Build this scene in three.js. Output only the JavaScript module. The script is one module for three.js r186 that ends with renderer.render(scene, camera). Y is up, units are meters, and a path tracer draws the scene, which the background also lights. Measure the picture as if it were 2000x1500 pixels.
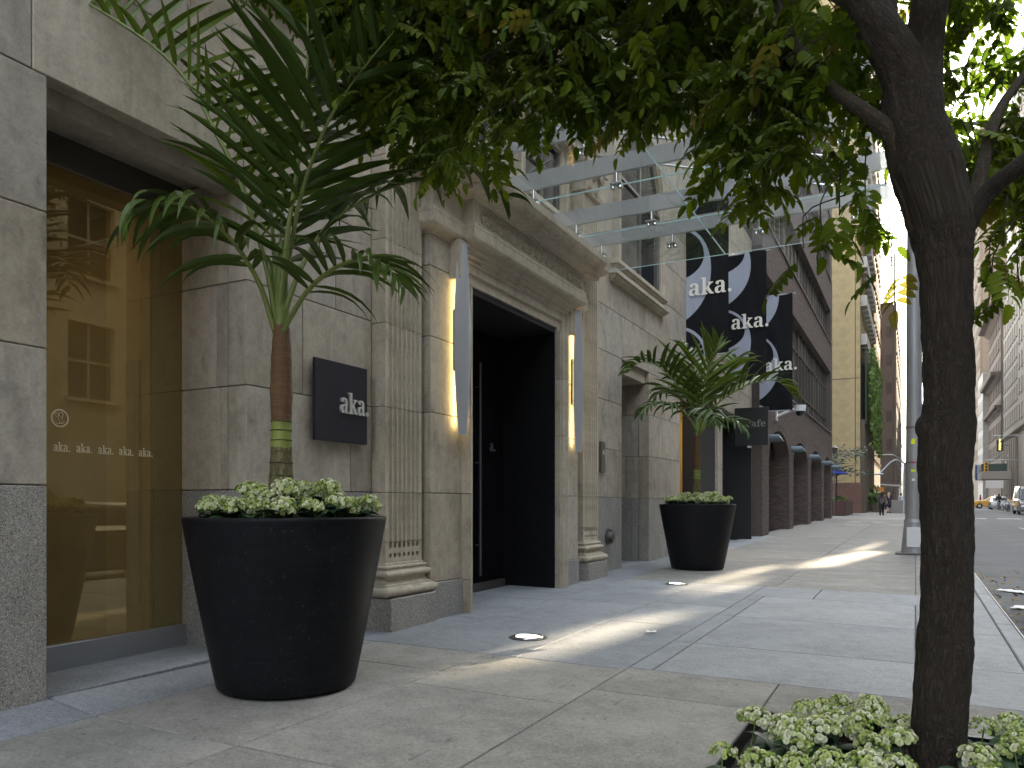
import * as THREE from 'three';
import { mergeGeometries, toCreasedNormals, mergeVertices } from 'three/addons/utils/BufferGeometryUtils.js';
import { ConvexGeometry } from 'three/addons/geometries/ConvexGeometry.js';
import { RoundedBoxGeometry } from 'three/addons/geometries/RoundedBoxGeometry.js';
import { MarchingCubes } from 'three/addons/objects/MarchingCubes.js';
import { TextGeometry } from 'three/addons/geometries/TextGeometry.js';
import { FontLoader } from 'three/addons/loaders/FontLoader.js';
import { RectAreaLightUniformsLib } from 'three/addons/lights/RectAreaLightUniformsLib.js';

// ------------------------------------------------------------------ camera, sky, sun, exposure
// x runs along the street away from the camera, z from the hotel wall out to the road, y up
const F = 1510, CX = 1000, CY = 984, EYE = new THREE.Vector3(0, 1.4, 5.3), TURN = Math.atan(788 / F);
const scene = new THREE.Scene();
const camera = new THREE.PerspectiveCamera(2 * Math.atan(750 / F) * 180 / Math.PI, 4 / 3, 0.1, 1500);
camera.position.copy(EYE);
camera.lookAt(EYE.x + Math.cos(TURN), EYE.y, EYE.z - Math.sin(TURN));
camera.setViewOffset(2000, 1500, 0, -(CY - 750), 2000, 1500);   // a shift lens: verticals stay upright
camera.updateMatrixWorld();
const renderer = new THREE.WebGLRenderer({ antialias: true });
renderer.toneMapping = THREE.LinearToneMapping;
renderer.toneMappingExposure = 4.25;
renderer.shadowMap.enabled = true;
RectAreaLightUniformsLib.init();
const SUN_AZ = 7 * Math.PI / 180, SUN_EL = 20 * Math.PI / 180;
const sunDir = new THREE.Vector3(Math.cos(SUN_EL) * Math.cos(SUN_AZ), Math.sin(SUN_EL), Math.cos(SUN_EL) * Math.sin(SUN_AZ));
{
  const w = 512, h = 256, a = new Float32Array(w * h * 4);
  for (let j = 0; j < h; j++) for (let i = 0; i < w; i++) {
    const el = ((j + 0.5) / h - 0.5) * Math.PI, az = ((i + 0.5) / w - 0.5) * 2 * Math.PI;
    const dx = Math.cos(el) * Math.cos(az), dy = Math.sin(el), dz = Math.cos(el) * Math.sin(az);
    const t = Math.pow(Math.max(0, 1 - Math.max(0, dy)), 3.2);
    const cs = dx * sunDir.x + dy * sunDir.y + dz * sunDir.z;
    const g = Math.exp((cs - 1) * 14) * 2.6 + Math.exp((cs - 1) * 2.6) * 0.42;
    const k = (j * w + i) * 4;
    a[k] = 0.66 + 0.44 * t + g; a[k + 1] = 0.75 + 0.33 * t + g * 0.93; a[k + 2] = 0.88 + 0.16 * t + g * 0.78; a[k + 3] = 1;
  }
  const sky = new THREE.DataTexture(a, w, h, THREE.RGBAFormat, THREE.FloatType);
  sky.mapping = THREE.EquirectangularReflectionMapping; sky.magFilter = THREE.LinearFilter; sky.minFilter = THREE.LinearFilter; sky.needsUpdate = true;
  scene.background = sky; scene.environment = sky;
}
const sun = new THREE.DirectionalLight(new THREE.Color(1, 0.84, 0.60), 4.6);
sun.position.copy(sunDir).multiplyScalar(300); sun.castShadow = true; sun.shadow.radius = 0.36;
sun.shadow.mapSize.set(4096, 4096);
Object.assign(sun.shadow.camera, { left: -90, right: 90, top: 90, bottom: -90, near: 1, far: 700 });
scene.add(sun, sun.target);

// ------------------------------------------------------------------ helpers
const V = (x, y, z) => new THREE.Vector3(x, y, z);
let seed = 7;
const rnd = () => { seed = (seed + 0x6D2B79F5) | 0; let t = Math.imul(seed ^ (seed >>> 15), 1 | seed); t = (t + Math.imul(t ^ (t >>> 7), 61 | t)) ^ t; return ((t ^ (t >>> 14)) >>> 0) / 4294967296; };
const rr = (a, b) => a + (b - a) * rnd();
const pick = a => a[Math.floor(rnd() * a.length)];
const lerp = (a, b, t) => a + (b - a) * t;
const G = (x, z) => 0.0085 * x - 0.009 * (z - 5.3);                // the pavement: rises along the street, falls to the kerb
const CT = Math.cos(TURN), ST = Math.sin(TURN);
const at = (u, v, d) => { const a = (u - CX) / F, b = (CY - v) / F; return V(d * (CT + a * ST), EYE.y + d * b, EYE.z + d * (-ST + a * CT)); };   // where a measured point of the photograph stands, given its distance

const numbers = {};
const numbered = n => { const k = numbers[n] = (numbers[n] ?? -1) + 1; return k ? `${n}_${String(k).padStart(3, '0')}` : n; };
function tag(o, label, category, group) { o.userData.label = label; o.userData.category = category; if (group) o.userData.group = group; return o; }
function thing(name, label, category, p = [0, 0, 0], turn = 0, group) {
  const o = new THREE.Group(); o.name = numbered(name); o.position.set(...p); o.rotation.y = turn; scene.add(o);
  return tag(o, label, category, group);
}
function mesh(name, geo, m, parent, kind) {
  if (Array.isArray(geo)) geo = merge(geo);
  const o = new THREE.Mesh(geo, m); o.castShadow = o.receiveShadow = true;
  o.name = parent ? name : numbered(name); (parent || scene).add(o);
  if (kind) o.userData.kind = kind;
  return o;
}
const structure = (name, geo, m) => mesh(name, geo, m, null, 'structure');
function copy(o, label) { const c = o.clone(); c.name = numbered(o.name.replace(/_\d{3}$/, '')); c.userData = { ...o.userData }; if (label) c.userData.label = label; scene.add(c); return c; }
function merge(list) {
  const l = list.map(g => { g = g.index ? g.toNonIndexed() : g; for (const k of Object.keys(g.attributes)) if (!['position', 'normal', 'uv'].includes(k)) g.deleteAttribute(k); if (!g.attributes.uv) g.setAttribute('uv', new THREE.BufferAttribute(new Float32Array(g.attributes.position.count * 2), 2)); return g; });
  return l.length === 1 ? l[0] : mergeGeometries(l);
}
const T = (g, x = 0, y = 0, z = 0) => g.translate(x, y, z);
// uv in metres (divided by tile), taken from the side each face looks to
function uvm(g, tile = 1, ox = 0, oy = 0) {
  g = g.index ? g.toNonIndexed() : g;
  const p = g.attributes.position, n = p.count, uv = new Float32Array(n * 2), a = V(), b = V(), c = V(), e = V(), f = V();
  for (let i = 0; i < n; i += 3) {
    a.fromBufferAttribute(p, i); b.fromBufferAttribute(p, i + 1); c.fromBufferAttribute(p, i + 2);
    e.subVectors(b, a); f.subVectors(c, a); e.cross(f);
    const X = Math.abs(e.x), Y = Math.abs(e.y), Z = Math.abs(e.z);
    [a, b, c].forEach((q, k) => {
      let s, t; if (Z >= X && Z >= Y) { s = q.x; t = q.y; } else if (X >= Y) { s = q.z + 3.7; t = q.y; } else { s = q.x; t = q.z + 1.3; }
      uv[(i + k) * 2] = s / tile + ox; uv[(i + k) * 2 + 1] = t / tile + oy;
    });
  }
  g.setAttribute('uv', new THREE.BufferAttribute(uv, 2));
  return g;
}
const bx = (x0, x1, y0, y1, z0, z1) => T(new THREE.BoxGeometry(x1 - x0, y1 - y0, z1 - z0), (x0 + x1) / 2, (y0 + y1) / 2, (z0 + z1) / 2);
// a box with its twelve edges chamfered by c
function cb(x0, x1, y0, y1, z0, z1, c = 0.006) {
  const pts = [];
  for (const [x, sx] of [[x0, 1], [x1, -1]]) for (const [y, sy] of [[y0, 1], [y1, -1]]) for (const [z, sz] of [[z0, 1], [z1, -1]])
    pts.push(V(x, y + sy * c, z + sz * c), V(x + sx * c, y, z + sz * c), V(x + sx * c, y + sy * c, z));
  return new ConvexGeometry(pts);
}
const cyl = (r0, r1, h, n = 16, open = false) => new THREE.CylinderGeometry(r1, r0, h, n, 1, open);
// a bar of round section from a to b
function bar(a, b, r, r2 = r, n = 8) {
  const d = V().subVectors(b, a), g = new THREE.CylinderGeometry(r2, r, d.length(), n);
  g.applyQuaternion(new THREE.Quaternion().setFromUnitVectors(V(0, 1, 0), d.clone().normalize()));
  return T(g, (a.x + b.x) / 2, (a.y + b.y) / 2, (a.z + b.z) / 2);
}
const tube = (pts, r, seg = 20, n = 6) => new THREE.TubeGeometry(new THREE.CatmullRomCurve3(pts), seg, r, n);
// a tapering tube with rough skin along points that carry a radius
function limb(pts, seg = 24, n = 12, rough = 0, uvScale = 1) {
  const curve = new THREE.CatmullRomCurve3(pts.map(p => p[0])), fr = curve.computeFrenetFrames(seg), pos = [], uv = [], idx = [], L = curve.getLength();
  for (let i = 0; i <= seg; i++) {
    const t = i / seg, k = Math.min(pts.length - 1.0001, curve.getUtoTmapping(t) * (pts.length - 1)), j = Math.floor(k), r = lerp(pts[j][1], pts[j + 1][1], k - j), c = curve.getPointAt(t);
    for (let s = 0; s <= n; s++) {
      const a = s % n / n * 2 * Math.PI, q = r * (1 + rough * (Math.sin(a * 5 + t * 9) * 0.3 + Math.sin(a * 9 - t * 23) * 0.3 + Math.sin(a * 3 + t * 41) * 0.4));
      pos.push(c.x + q * (Math.cos(a) * fr.normals[i].x + Math.sin(a) * fr.binormals[i].x), c.y + q * (Math.cos(a) * fr.normals[i].y + Math.sin(a) * fr.binormals[i].y), c.z + q * (Math.cos(a) * fr.normals[i].z + Math.sin(a) * fr.binormals[i].z));
      uv.push(s / n * uvScale, t * L * uvScale / (r * 6.3));
    }
  }
  for (let i = 0; i < seg; i++) for (let s = 0; s < n; s++) { const a = i * (n + 1) + s, b = a + n + 1; idx.push(a, b, a + 1, b, b + 1, a + 1); }
  const g = new THREE.BufferGeometry(); g.setAttribute('position', new THREE.Float32BufferAttribute(pos, 3)); g.setAttribute('uv', new THREE.Float32BufferAttribute(uv, 2)); g.setIndex(idx); g.computeVertexNormals();
  return g;
}
// a moulding: profile points [out, up] swept along a plan path [[a, b], ...] with mitred corners; put() places (a, b, up)
function sweep(path, prof, put = (a, b, h) => [a, h, b], crease = 0.5, flip = false) {
  const n = path.length, rows = [];
  for (let i = 0; i < n; i++) {
    const p = path[i], d1 = i ? norm2(path[i][0] - path[i - 1][0], path[i][1] - path[i - 1][1]) : null, d2 = i < n - 1 ? norm2(path[i + 1][0] - p[0], path[i + 1][1] - p[1]) : null;
    const n1 = d1 ? [-d1[1], d1[0]] : null, n2 = d2 ? [-d2[1], d2[0]] : null;
    let m = n1 && n2 ? [n1[0] + n2[0], n1[1] + n2[1]] : (n1 || n2);
    if (n1 && n2) { const l = (m[0] * n1[0] + m[1] * n1[1]); m = [m[0] / l, m[1] / l]; }
    rows.push(prof.map(([o, h]) => put(p[0] + m[0] * o, p[1] + m[1] * o, h)));
  }
  const pos = [], q = (a, b, c, d) => flip ? pos.push(...a, ...c, ...b, ...b, ...c, ...d) : pos.push(...a, ...b, ...c, ...b, ...d, ...c);
  for (let i = 0; i < n - 1; i++) for (let j = 0; j < prof.length - 1; j++) q(rows[i][j], rows[i + 1][j], rows[i][j + 1], rows[i + 1][j + 1]);
  for (const r of [rows[0], rows[n - 1]]) { const c = THREE.ShapeUtils.triangulateShape(prof.map(p => new THREE.Vector2(...p)), []); for (const t of c) for (const k of t) pos.push(...r[k]); }
  const g = new THREE.BufferGeometry(); g.setAttribute('position', new THREE.Float32BufferAttribute(pos, 3)); g.computeVertexNormals();
  return toCreasedNormals(g, crease);
}
const norm2 = (x, y) => { const l = Math.hypot(x, y) || 1; return [x / l, y / l]; };
const arc = (cx, cy, r, a0, a1, n = 6) => Array.from({ length: n + 1 }, (_, i) => { const a = lerp(a0, a1, i / n); return [cx + r * Math.cos(a), cy + r * Math.sin(a)]; });
function shapeOf(pts, holes = []) { const s = new THREE.Shape(pts.map(p => new THREE.Vector2(...p))); for (const h of holes) s.holes.push(new THREE.Path(h.map(p => new THREE.Vector2(...p)))); return s; }
const slab = (pts, holes, depth, bevel = 0) => new THREE.ExtrudeGeometry(shapeOf(pts, holes), { depth, bevelEnabled: bevel > 0, bevelSize: bevel, bevelThickness: bevel, bevelSegments: 1, curveSegments: 10 });
const rect = (x0, x1, y0, y1) => [[x0, y0], [x1, y0], [x1, y1], [x0, y1]];
const hole = (x0, x1, y0, y1) => [[x0, y0], [x0, y1], [x1, y1], [x1, y0]];
const tri = g => (g.index ? g.index.count : g.attributes.position.count) / 3;

// ------------------------------------------------------------------ procedural textures
const HN = 4096, HT = new Float32Array(HN); for (let i = 0; i < HN; i++) HT[i] = rnd();
const hsh = (x, y, s) => HT[(Math.imul(x, 374761) + Math.imul(y, 668265) + Math.imul(s, 9301)) >>> 3 & (HN - 1)];
function vn(u, v, f, s) {                                         // tiling value noise, u and v in 0..1
  const x = u * f, y = v * f, i = Math.floor(x), j = Math.floor(y), a = x - i, b = y - j, A = a * a * (3 - 2 * a), B = b * b * (3 - 2 * b), w = k => ((k % f) + f) % f;
  return lerp(lerp(hsh(w(i), w(j), s), hsh(w(i + 1), w(j), s), A), lerp(hsh(w(i), w(j + 1), s), hsh(w(i + 1), w(j + 1), s), A), B);
}
const fbm = (u, v, f, oct, s = 1) => { let t = 0, a = 0.5, m = 0; for (let o = 0; o < oct; o++) { t += a * vn(u, v, f, s + o); m += a; a *= 0.55; f *= 2; } return t / m; };
function tex(n, fn, srgb = true, rep) {
  const a = new Uint8Array(n * n * 4), e = srgb ? x => 255 * Math.pow(Math.min(1, Math.max(0, x)), 1 / 2.2) : x => 255 * Math.min(1, Math.max(0, x));
  for (let j = 0; j < n; j++) for (let i = 0; i < n; i++) { const c = fn((i + 0.5) / n, (j + 0.5) / n), k = (j * n + i) * 4; if (c.length) { a[k] = e(c[0]); a[k + 1] = e(c[1]); a[k + 2] = e(c[2]); } else a[k] = a[k + 1] = a[k + 2] = e(c); a[k + 3] = 255; }
  const t = new THREE.DataTexture(a, n, n); t.wrapS = t.wrapT = THREE.RepeatWrapping; t.magFilter = THREE.LinearFilter; t.minFilter = THREE.LinearMipmapLinearFilter; t.generateMipmaps = true; if (srgb) t.colorSpace = THREE.SRGBColorSpace; t.needsUpdate = true;
  return t;
}
const C = (r, g, b) => new THREE.Color().setRGB(r, g, b);
const M = (color, roughness = 0.8, o = {}) => new THREE.MeshStandardMaterial({ color, roughness, side: THREE.DoubleSide, ...o });
const P = (color, roughness = 0.5, o = {}) => new THREE.MeshPhysicalMaterial({ color, roughness, side: THREE.DoubleSide, ...o });

const texStone = tex(1024, (u, v) => {                            // combed limestone, 2 m tile: cloudy tone, stains, fine grain
  const c = fbm(u, v, 3, 4, 3), s = fbm(u * 2 % 1, v, 6, 4, 21), g = vn(u, v, 512, 5), w = fbm(u, v, 24, 3, 31);
  const m = vn(u, v, 110, 35), st = vn(u, v * 0.12 % 1, 60, 37); let k = 0.70 + 0.30 * c + 0.26 * (w - 0.5) + 0.16 * (g - 0.5) + 0.13 * (m - 0.5) + 0.10 * (st - 0.5); if (s > 0.60) k -= (s - 0.60) * 1.1;
  return [k, k * (0.985 + 0.02 * (w - 0.5)), k * (0.955 + 0.07 * (c - 0.5))];
});
const bumpStone = tex(512, (u, v) => 0.5 + 0.35 * (vn(u, v, 256, 8) - 0.5) + 0.5 * (fbm(u, v, 40, 3, 9) - 0.5), false);
const texGranite = tex(1024, (u, v) => {                          // speckled granite, 1 m tile
  const a = vn(u, v, 170, 11), b = vn(u, v, 230, 17), c = vn(u, v, 128, 23), w = fbm(u, v, 4, 3, 13);
  let k = 0.62 + 0.22 * (w - 0.5); if (a > 0.66) k += 0.34; if (b < 0.27) k -= 0.42; const r = c > 0.74 ? 0.07 : 0;
  return [k + r, k + r * 0.7, k - r * 0.2];
});
const texPave = tex(1024, (u, v) => {                             // flamed paving granite, 2 m tile: fine salt and pepper, worn patches
  const a = vn(u, v, 400, 41), b = vn(u, v, 512, 43), w = fbm(u, v, 3, 5, 47), q = fbm(u, v, 18, 3, 48);
  const m1 = vn(u, v, 150, 44), m2 = vn(u, v, 230, 45); let k = 0.72 + 0.34 * (w - 0.5) + 0.22 * (a - 0.5) + 0.24 * (q - 0.5) + 0.22 * (m1 - 0.5); if (m2 > 0.80) k += 0.20; if (m2 < 0.13) k -= 0.22; if (b > 0.86) k += 0.16; if (b < 0.10) k -= 0.22;
  return [k, k, k];
});
const texConc = tex(1024, (u, v) => {                             // worn concrete flags, 2 m tile: aggregate, blotches, gum spots
  const w = fbm(u, v, 3, 5, 61), q = fbm(u, v, 14, 4, 63), a = vn(u, v, 360, 65), b = vn(u, v, 512, 66), d = vn(u, v, 34, 67);
  const m1 = vn(u, v, 130, 68), m2 = vn(u, v, 210, 69); let k = 0.73 + 0.40 * (w - 0.5) + 0.30 * (q - 0.5) + 0.16 * (a - 0.5) + 0.20 * (m1 - 0.5); if (m2 > 0.84) k += 0.16; if (m2 < 0.10) k -= 0.22; if (b > 0.9) k += 0.12; if (b < 0.07) k -= 0.25; if (d > 0.935) k -= 0.20;
  return [k, k * 0.985, k * 0.96];
});
const bumpFine = tex(512, (u, v) => 0.5 + 0.7 * (vn(u, v, 256, 71) - 0.5) + 0.3 * (vn(u, v, 96, 72) - 0.5), false);
const texAsphalt = tex(1024, (u, v) => { const w = fbm(u, v, 4, 5, 81), a = vn(u, v, 400, 82), b = vn(u, v, 300, 83); let k = 0.62 + 0.5 * (w - 0.5) + 0.3 * (a - 0.5); if (b > 0.88) k += 0.3; return [k, k, k]; });
const texBark = tex(512, (u, v) => { const r = fbm(u + 0.02 * fbm(u, v, 8, 3, 90), v * 0.3 % 1, 26, 4, 91), m = fbm(u, v, 6, 4, 95), l = fbm(u, v, 9, 3, 97); const k = 0.35 + 0.9 * Math.abs(r - 0.5) * 2 + 0.25 * (m - 0.5); return l > 0.63 ? [k * 0.95, k * 1.02, k * 0.85] : [k, k * 0.9, k * 0.8]; });
const bumpBark = tex(512, (u, v) => { const r = fbm(u + 0.02 * fbm(u, v, 8, 3, 90), v * 0.3 % 1, 26, 4, 91), h = vn(u, v, 22, 94); return 0.1 + 1.7 * Math.abs(r - 0.5) + 0.3 * (vn(u, v, 110, 93) - 0.5) + (h > 0.78 ? -0.12 : 0); }, false);
const texBrush = tex(512, (u, v) => { const s = fbm(u, v, 4, 3, 101), f = vn(v, v, 200, 103) * 0.5 + 0.5 * vn((u * 0.06) % 1, v, 128, 105), m = fbm(u, v, 20, 3, 107); const sc = vn((u * 0.12) % 1, v, 160, 108), d = fbm(u, v, 40, 2, 109); let k = 0.30 + 0.16 * (f - 0.5) + 0.18 * (s - 0.5); if (sc > 0.86 && s > 0.5) k += 0.28 * (sc - 0.86) / 0.14; if (m > 0.66) k += 0.5 * (m - 0.66); if (d > 0.8) k += 0.35; return [k, k * 1.0, k * 1.02]; });
const texSpot = tex(512, (u, v) => { const w = fbm(u, v, 5, 5, 111), q = vn(u, v, 128, 113); const k = 0.78 + 0.35 * (w - 0.5) + 0.1 * (q - 0.5); return [k, k, k]; });
const texWood = tex(512, (u, v) => { const k = 0.7 + 0.5 * (fbm(u * 0.1 % 1, v, 40, 3, 121) - 0.5); return [k, k * 0.92, k * 0.8]; });

const mt = (color, map, rough, bump, bs, o = {}) => M(color, rough, { map, bumpMap: bump, bumpScale: bs, ...o });
const STONE = [[0.465, 0.41, 0.335], [0.425, 0.38, 0.317], [0.505, 0.45, 0.37], [0.385, 0.35, 0.297], [0.445, 0.388, 0.312], [0.455, 0.415, 0.353]].map(c => mt(C(...c), texStone, 0.92, bumpStone, 0.004));
const STONE_FINE = mt(C(0.49, 0.43, 0.345), texStone, 0.9, bumpStone, 0.0015);
const MORTAR = mt(C(0.12, 0.11, 0.095), texStone, 0.98, bumpStone, 0.002);
const GRANITE = [[0.46, 0.43, 0.39], [0.43, 0.41, 0.385]].map(c => mt(C(...c), texGranite, 0.75, bumpFine, 0.0008));
const PAVE = [[0.285, 0.297, 0.315], [0.305, 0.316, 0.332], [0.265, 0.278, 0.298]].map(c => mt(C(...c), texPave, 0.72, bumpFine, 0.0012));
const CONC = [[0.31, 0.298, 0.275], [0.325, 0.31, 0.285], [0.295, 0.285, 0.266]].map(c => mt(C(...c), texConc, 0.9, bumpFine, 0.0015));
const ASPHALT = mt(C(0.17, 0.172, 0.176), texAsphalt, 0.9, bumpFine, 0.003);
const BLACKMATT = mt(C(0.013, 0.013, 0.015), texSpot, 0.6, bumpFine, 0.0004);
const STEEL = M(C(0.62, 0.62, 0.63), 0.25, { metalness: 1 }), STEELMATT = mt(C(0.52, 0.53, 0.55), texSpot, 0.42, null, 0, { metalness: 0.85 });
const BRONZE = mt(C(0.20, 0.19, 0.175), texSpot, 0.4, null, 0, { metalness: 0.7 });
const GLASS = P(C(1, 1, 1), 0.0, { transmission: 1, ior: 1.5, thickness: 0 });
const CANOPYGLASS = P(C(0.93, 0.965, 0.955), 0.0, { transmission: 1, ior: 1.52, thickness: 0 });
const GOLDGLASS = P(C(0.56, 0.43, 0.18), 0.015, { metalness: 0.5, transmission: 1, ior: 1.5, thickness: 0 });
const DARKPANE = P(C(0.02, 0.024, 0.028), 0.05, { ior: 1.5 });
const BLACKPANEL = P(C(0.008, 0.008, 0.009), 0.6, { specularIntensity: 0.25 });
const WHITE = M(C(0.75, 0.75, 0.74), 0.5);
const fontSerif = await new FontLoader().loadAsync('fonts/droid/droid_serif_bold.typeface.json');
const fontSans = await new FontLoader().loadAsync('fonts/droid/droid_sans_bold.typeface.json');
const text = (s, size, depth, font = fontSerif) => { const g = new TextGeometry(s, { font, size, depth, curveSegments: 6, bevelEnabled: false }); g.computeBoundingBox(); return g; };

// ------------------------------------------------------------------ ground, road, pavement
const GRD = x => 0.0085 * Math.min(220, Math.max(-120, x)) - 0.14;
function drape(g, h) { const p = g.attributes.position; for (let i = 0; i < p.count; i++) p.setY(i, p.getY(i) + h(p.getX(i), p.getZ(i))); g.computeVertexNormals(); return g; }
function sheet(x0, x1, z0, z1, nx, nz, h, tile) { const g = new THREE.PlaneGeometry(x1 - x0, z1 - z0, nx, nz).rotateX(-Math.PI / 2).translate((x0 + x1) / 2, 0, (z0 + z1) / 2); return uvm(drape(g, h).toNonIndexed(), tile); }
structure('ground', sheet(-700, 900, -500, 500, 64, 4, x => GRD(x) - 0.03, 4), mt(C(0.12, 0.12, 0.115), texAsphalt, 0.95, null, 0));
structure('road', sheet(-80, 420, 6.24, 14.8, 100, 1, x => GRD(x), 3), ASPHALT);
structure('avenue', sheet(104, 122, -200, 250, 2, 20, x => GRD(x) + 0.006, 3), ASPHALT);
const sidewalk = structure('sidewalk', uvm(drape(bx(-30, 104, -0.26, -0.02, 0.2, 6.08).toNonIndexed(), G), 2), MORTAR);
const rise = (x, z) => G(x, z) + (x < 5.9 ? 0.05 * Math.max(0, Math.min(1, (0.73 - z) / 0.45)) : 0);
function flag(x0, x1, z0, z1, set, lift = 0, cut) {
  const j = 0.0055;
  const g = cb(x0 + j, x1 - j, -0.06, lift, z0 + j, z1 - j, 0.005);
  mesh('paving_slab', uvm(drape(g, rise), 2, rnd(), rnd()), pick(set), sidewalk);
}
for (const [x0, x1] of [[-14, -9], [-9, -4], [-4, -0.6], [-0.6, 3.1], [3.1, 5.93]]) flag(x0, x1, 0.22, 0.73, PAVE);
flag(3.0, 4.9, -0.6, 0.22, PAVE, 0.004);
for (const [z0, z1, js] of [[0.73, 1.96, [-14, -9, -5, -1.2, 1.05, 3.1, 5.18, 5.93]], [1.96, 3.23, [-14, -10, -6, -2.4, 0.6, 3.1, 4.75, 5.93]], [3.23, 4.4, [-14, -10, -6, -2, 1.0, 3.1, 5.22, 6.02]], [4.4, 6.08, [-14, -10, -6, -2, 1.0, 3.1, 5.22, 6.02]]])
  for (let i = 0; i < js.length - 1; i++) flag(js[i], js[i + 1], z0, z1, CONC);
for (const [z0, z1, js] of [[-0.3, 0.98, [5.93, 7.6, 9.35, 11.3]], [0.98, 2.25, [5.93, 7.85, 9.6, 11.3]], [2.25, 3.23, [5.93, 8.2, 9.9, 11.3]]])
  for (let i = 0; i < js.length - 1; i++) flag(js[i], js[i + 1], z0, z1, PAVE);
for (const [z0, z1, js] of [[3.23, 3.43, [6.02, 7.3, 9.17, 11.2]], [3.43, 5.3, [6.02, 7.3, 9.17, 11.2]], [5.3, 6.08, [6.02, 7.3, 9.17, 11.2]]])
  for (let i = 0; i < js.length - 1; i++) flag(js[i], js[i + 1], z0, z1, PAVE);
for (const [z0, z1] of [[0.25, 1.0], [1.0, 3.23]]) flag(11.3, 12.4, z0, z1, PAVE);
for (const [z0, z1] of [[3.23, 4.06], [4.06, 6.08]]) flag(11.2, 12.4, z0, z1, PAVE);
const farX = [12.4, 15.4, 18, 20.6, 24.2, 28, 33, 38, 43, 48, 53, 58, 64, 70, 78, 86, 95, 103];
for (let i = 0; i < farX.length - 1; i++) { flag(farX[i], farX[i + 1], 0.25, 1.02, farX[i] < 27 ? PAVE : CONC); for (const [z0, z1] of [[1.02, 3.39], [3.39, 5.3], [5.3, 6.08]]) flag(farX[i], farX[i + 1], z0, z1, CONC); }
for (const x of [[14.3, 15.9], [18.4, 20.4], [23, 25]]) flag(x[0], x[1], -0.6, 0.25, PAVE);
const kerb = structure('kerb', uvm(drape(bx(-30, 104, -0.3, -0.012, 6.09, 6.23).toNonIndexed(), G), 2), MORTAR);
for (let x = -14; x < 100; x += 3) {
  mesh('kerb_stone', uvm(drape(cb(x + 0.004, x + 2.996, -0.2, 0.004, 6.085, 6.245, 0.012), G), 1, rnd(), rnd()), pick(PAVE), kerb);
  if (x < 60) mesh('kerb_steel_edge', drape(cb(x + 0.004, x + 2.996, -0.1, 0.0075, 6.2465, 6.259, 0.003), G), STEELMATT, kerb);
}
const sidewalk2 = structure('sidewalk', uvm(drape(bx(-60, 104, 0, 0.13, 14.8, 18.9).toNonIndexed(), x => GRD(x)), 2), CONC[2]);
structure('sidewalk', uvm(drape(bx(122, 400, 0, 0.13, 14.8, 18.9).toNonIndexed(), x => GRD(x)), 2), CONC[2]);
structure('sidewalk', uvm(drape(bx(122, 400, 0, 0.13, 1, 6.2).toNonIndexed(), x => GRD(x)), 2), CONC[1]);
// worn white paint
const paintTex = tex(256, (u, v) => { const k = fbm(u, v, 10, 4, 131) > 0.58 ? 0.35 : 0.85 + 0.2 * (vn(u, v, 100, 132) - 0.5); return [k, k, k]; });
const PAINT = M(C(0.62, 0.62, 0.60), 0.8, { map: paintTex });
const road_marks = [[61, 62.2, 8.2, 9.6], [61, 62.2, 10.2, 11.6], [34, 36, 9.7, 9.82], [26, 28.5, 9.7, 9.82], [18.2, 21, 9.7, 9.82], [42, 44.5, 9.7, 9.82], [100, 101, 6.6, 14.4], [103, 103.6, 6.6, 14.4]];
for (const [x0, x1, z0, z1] of road_marks) structure('road_marking', uvm(drape(bx(x0, x1, 0.004, 0.008, z0, z1).toNonIndexed(), x => GRD(x)), 1), PAINT);
for (const [x0, x1, z0, z1] of [[40.6, 41.2, 2.3, 3.3], [41.4, 42.0, 4.1, 4.9], [45.4, 46.1, 2.0, 4.2], [46.6, 47.0, 2.3, 4.6]]) structure('pavement_marking', uvm(drape(bx(x0, x1, 0.004, 0.008, z0, z1).toNonIndexed(), G), 1), PAINT);

// ------------------------------------------------------------------ the hotel: limestone blocks on a granite base
const hotel = thing('hotel_building', 'limestone hotel front with granite base, fluted pilasters and carved door surround', 'building');
const ZW = 0.28, COURSE = [0.02, 1.52, 2.41, 3.30, 4.19, 5.02, 5.95, 6.85, 7.75, 8.65, 9.55, 10.5];
function block(x0, x1, y0, y1, z0, z1, m, name = 'stone_block', parent = hotel, c = 0.006) {
  const j = 0.0035, d = rr(-0.0015, 0.0015);
  return mesh(name, uvm(cb(x0 + j, x1 - j, y0 + j, y1 - j, z0, z1 + d, c), m === GRANITE[0] || m === GRANITE[1] ? 1 : 2, rnd(), rnd()), m, parent);
}
// one wall between x0 and x1, with the vertical joints of every course
function wall(x0, x1, courses, joints, z = ZW, depth = 0.22) {
  for (let i = 0; i < courses.length - 1; i++) {
    const js = [x0, ...(joints[i] || []), x1], gr = courses[i] < 1;
    for (let k = 0; k < js.length - 1; k++) block(js[k], js[k + 1], courses[i], courses[i + 1], z - depth, z, gr ? pick(GRANITE) : pick(STONE), gr ? 'granite_block' : 'stone_block');
  }
}
const cores = [];
const core = (...a) => cores.push(bx(...a));
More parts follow.
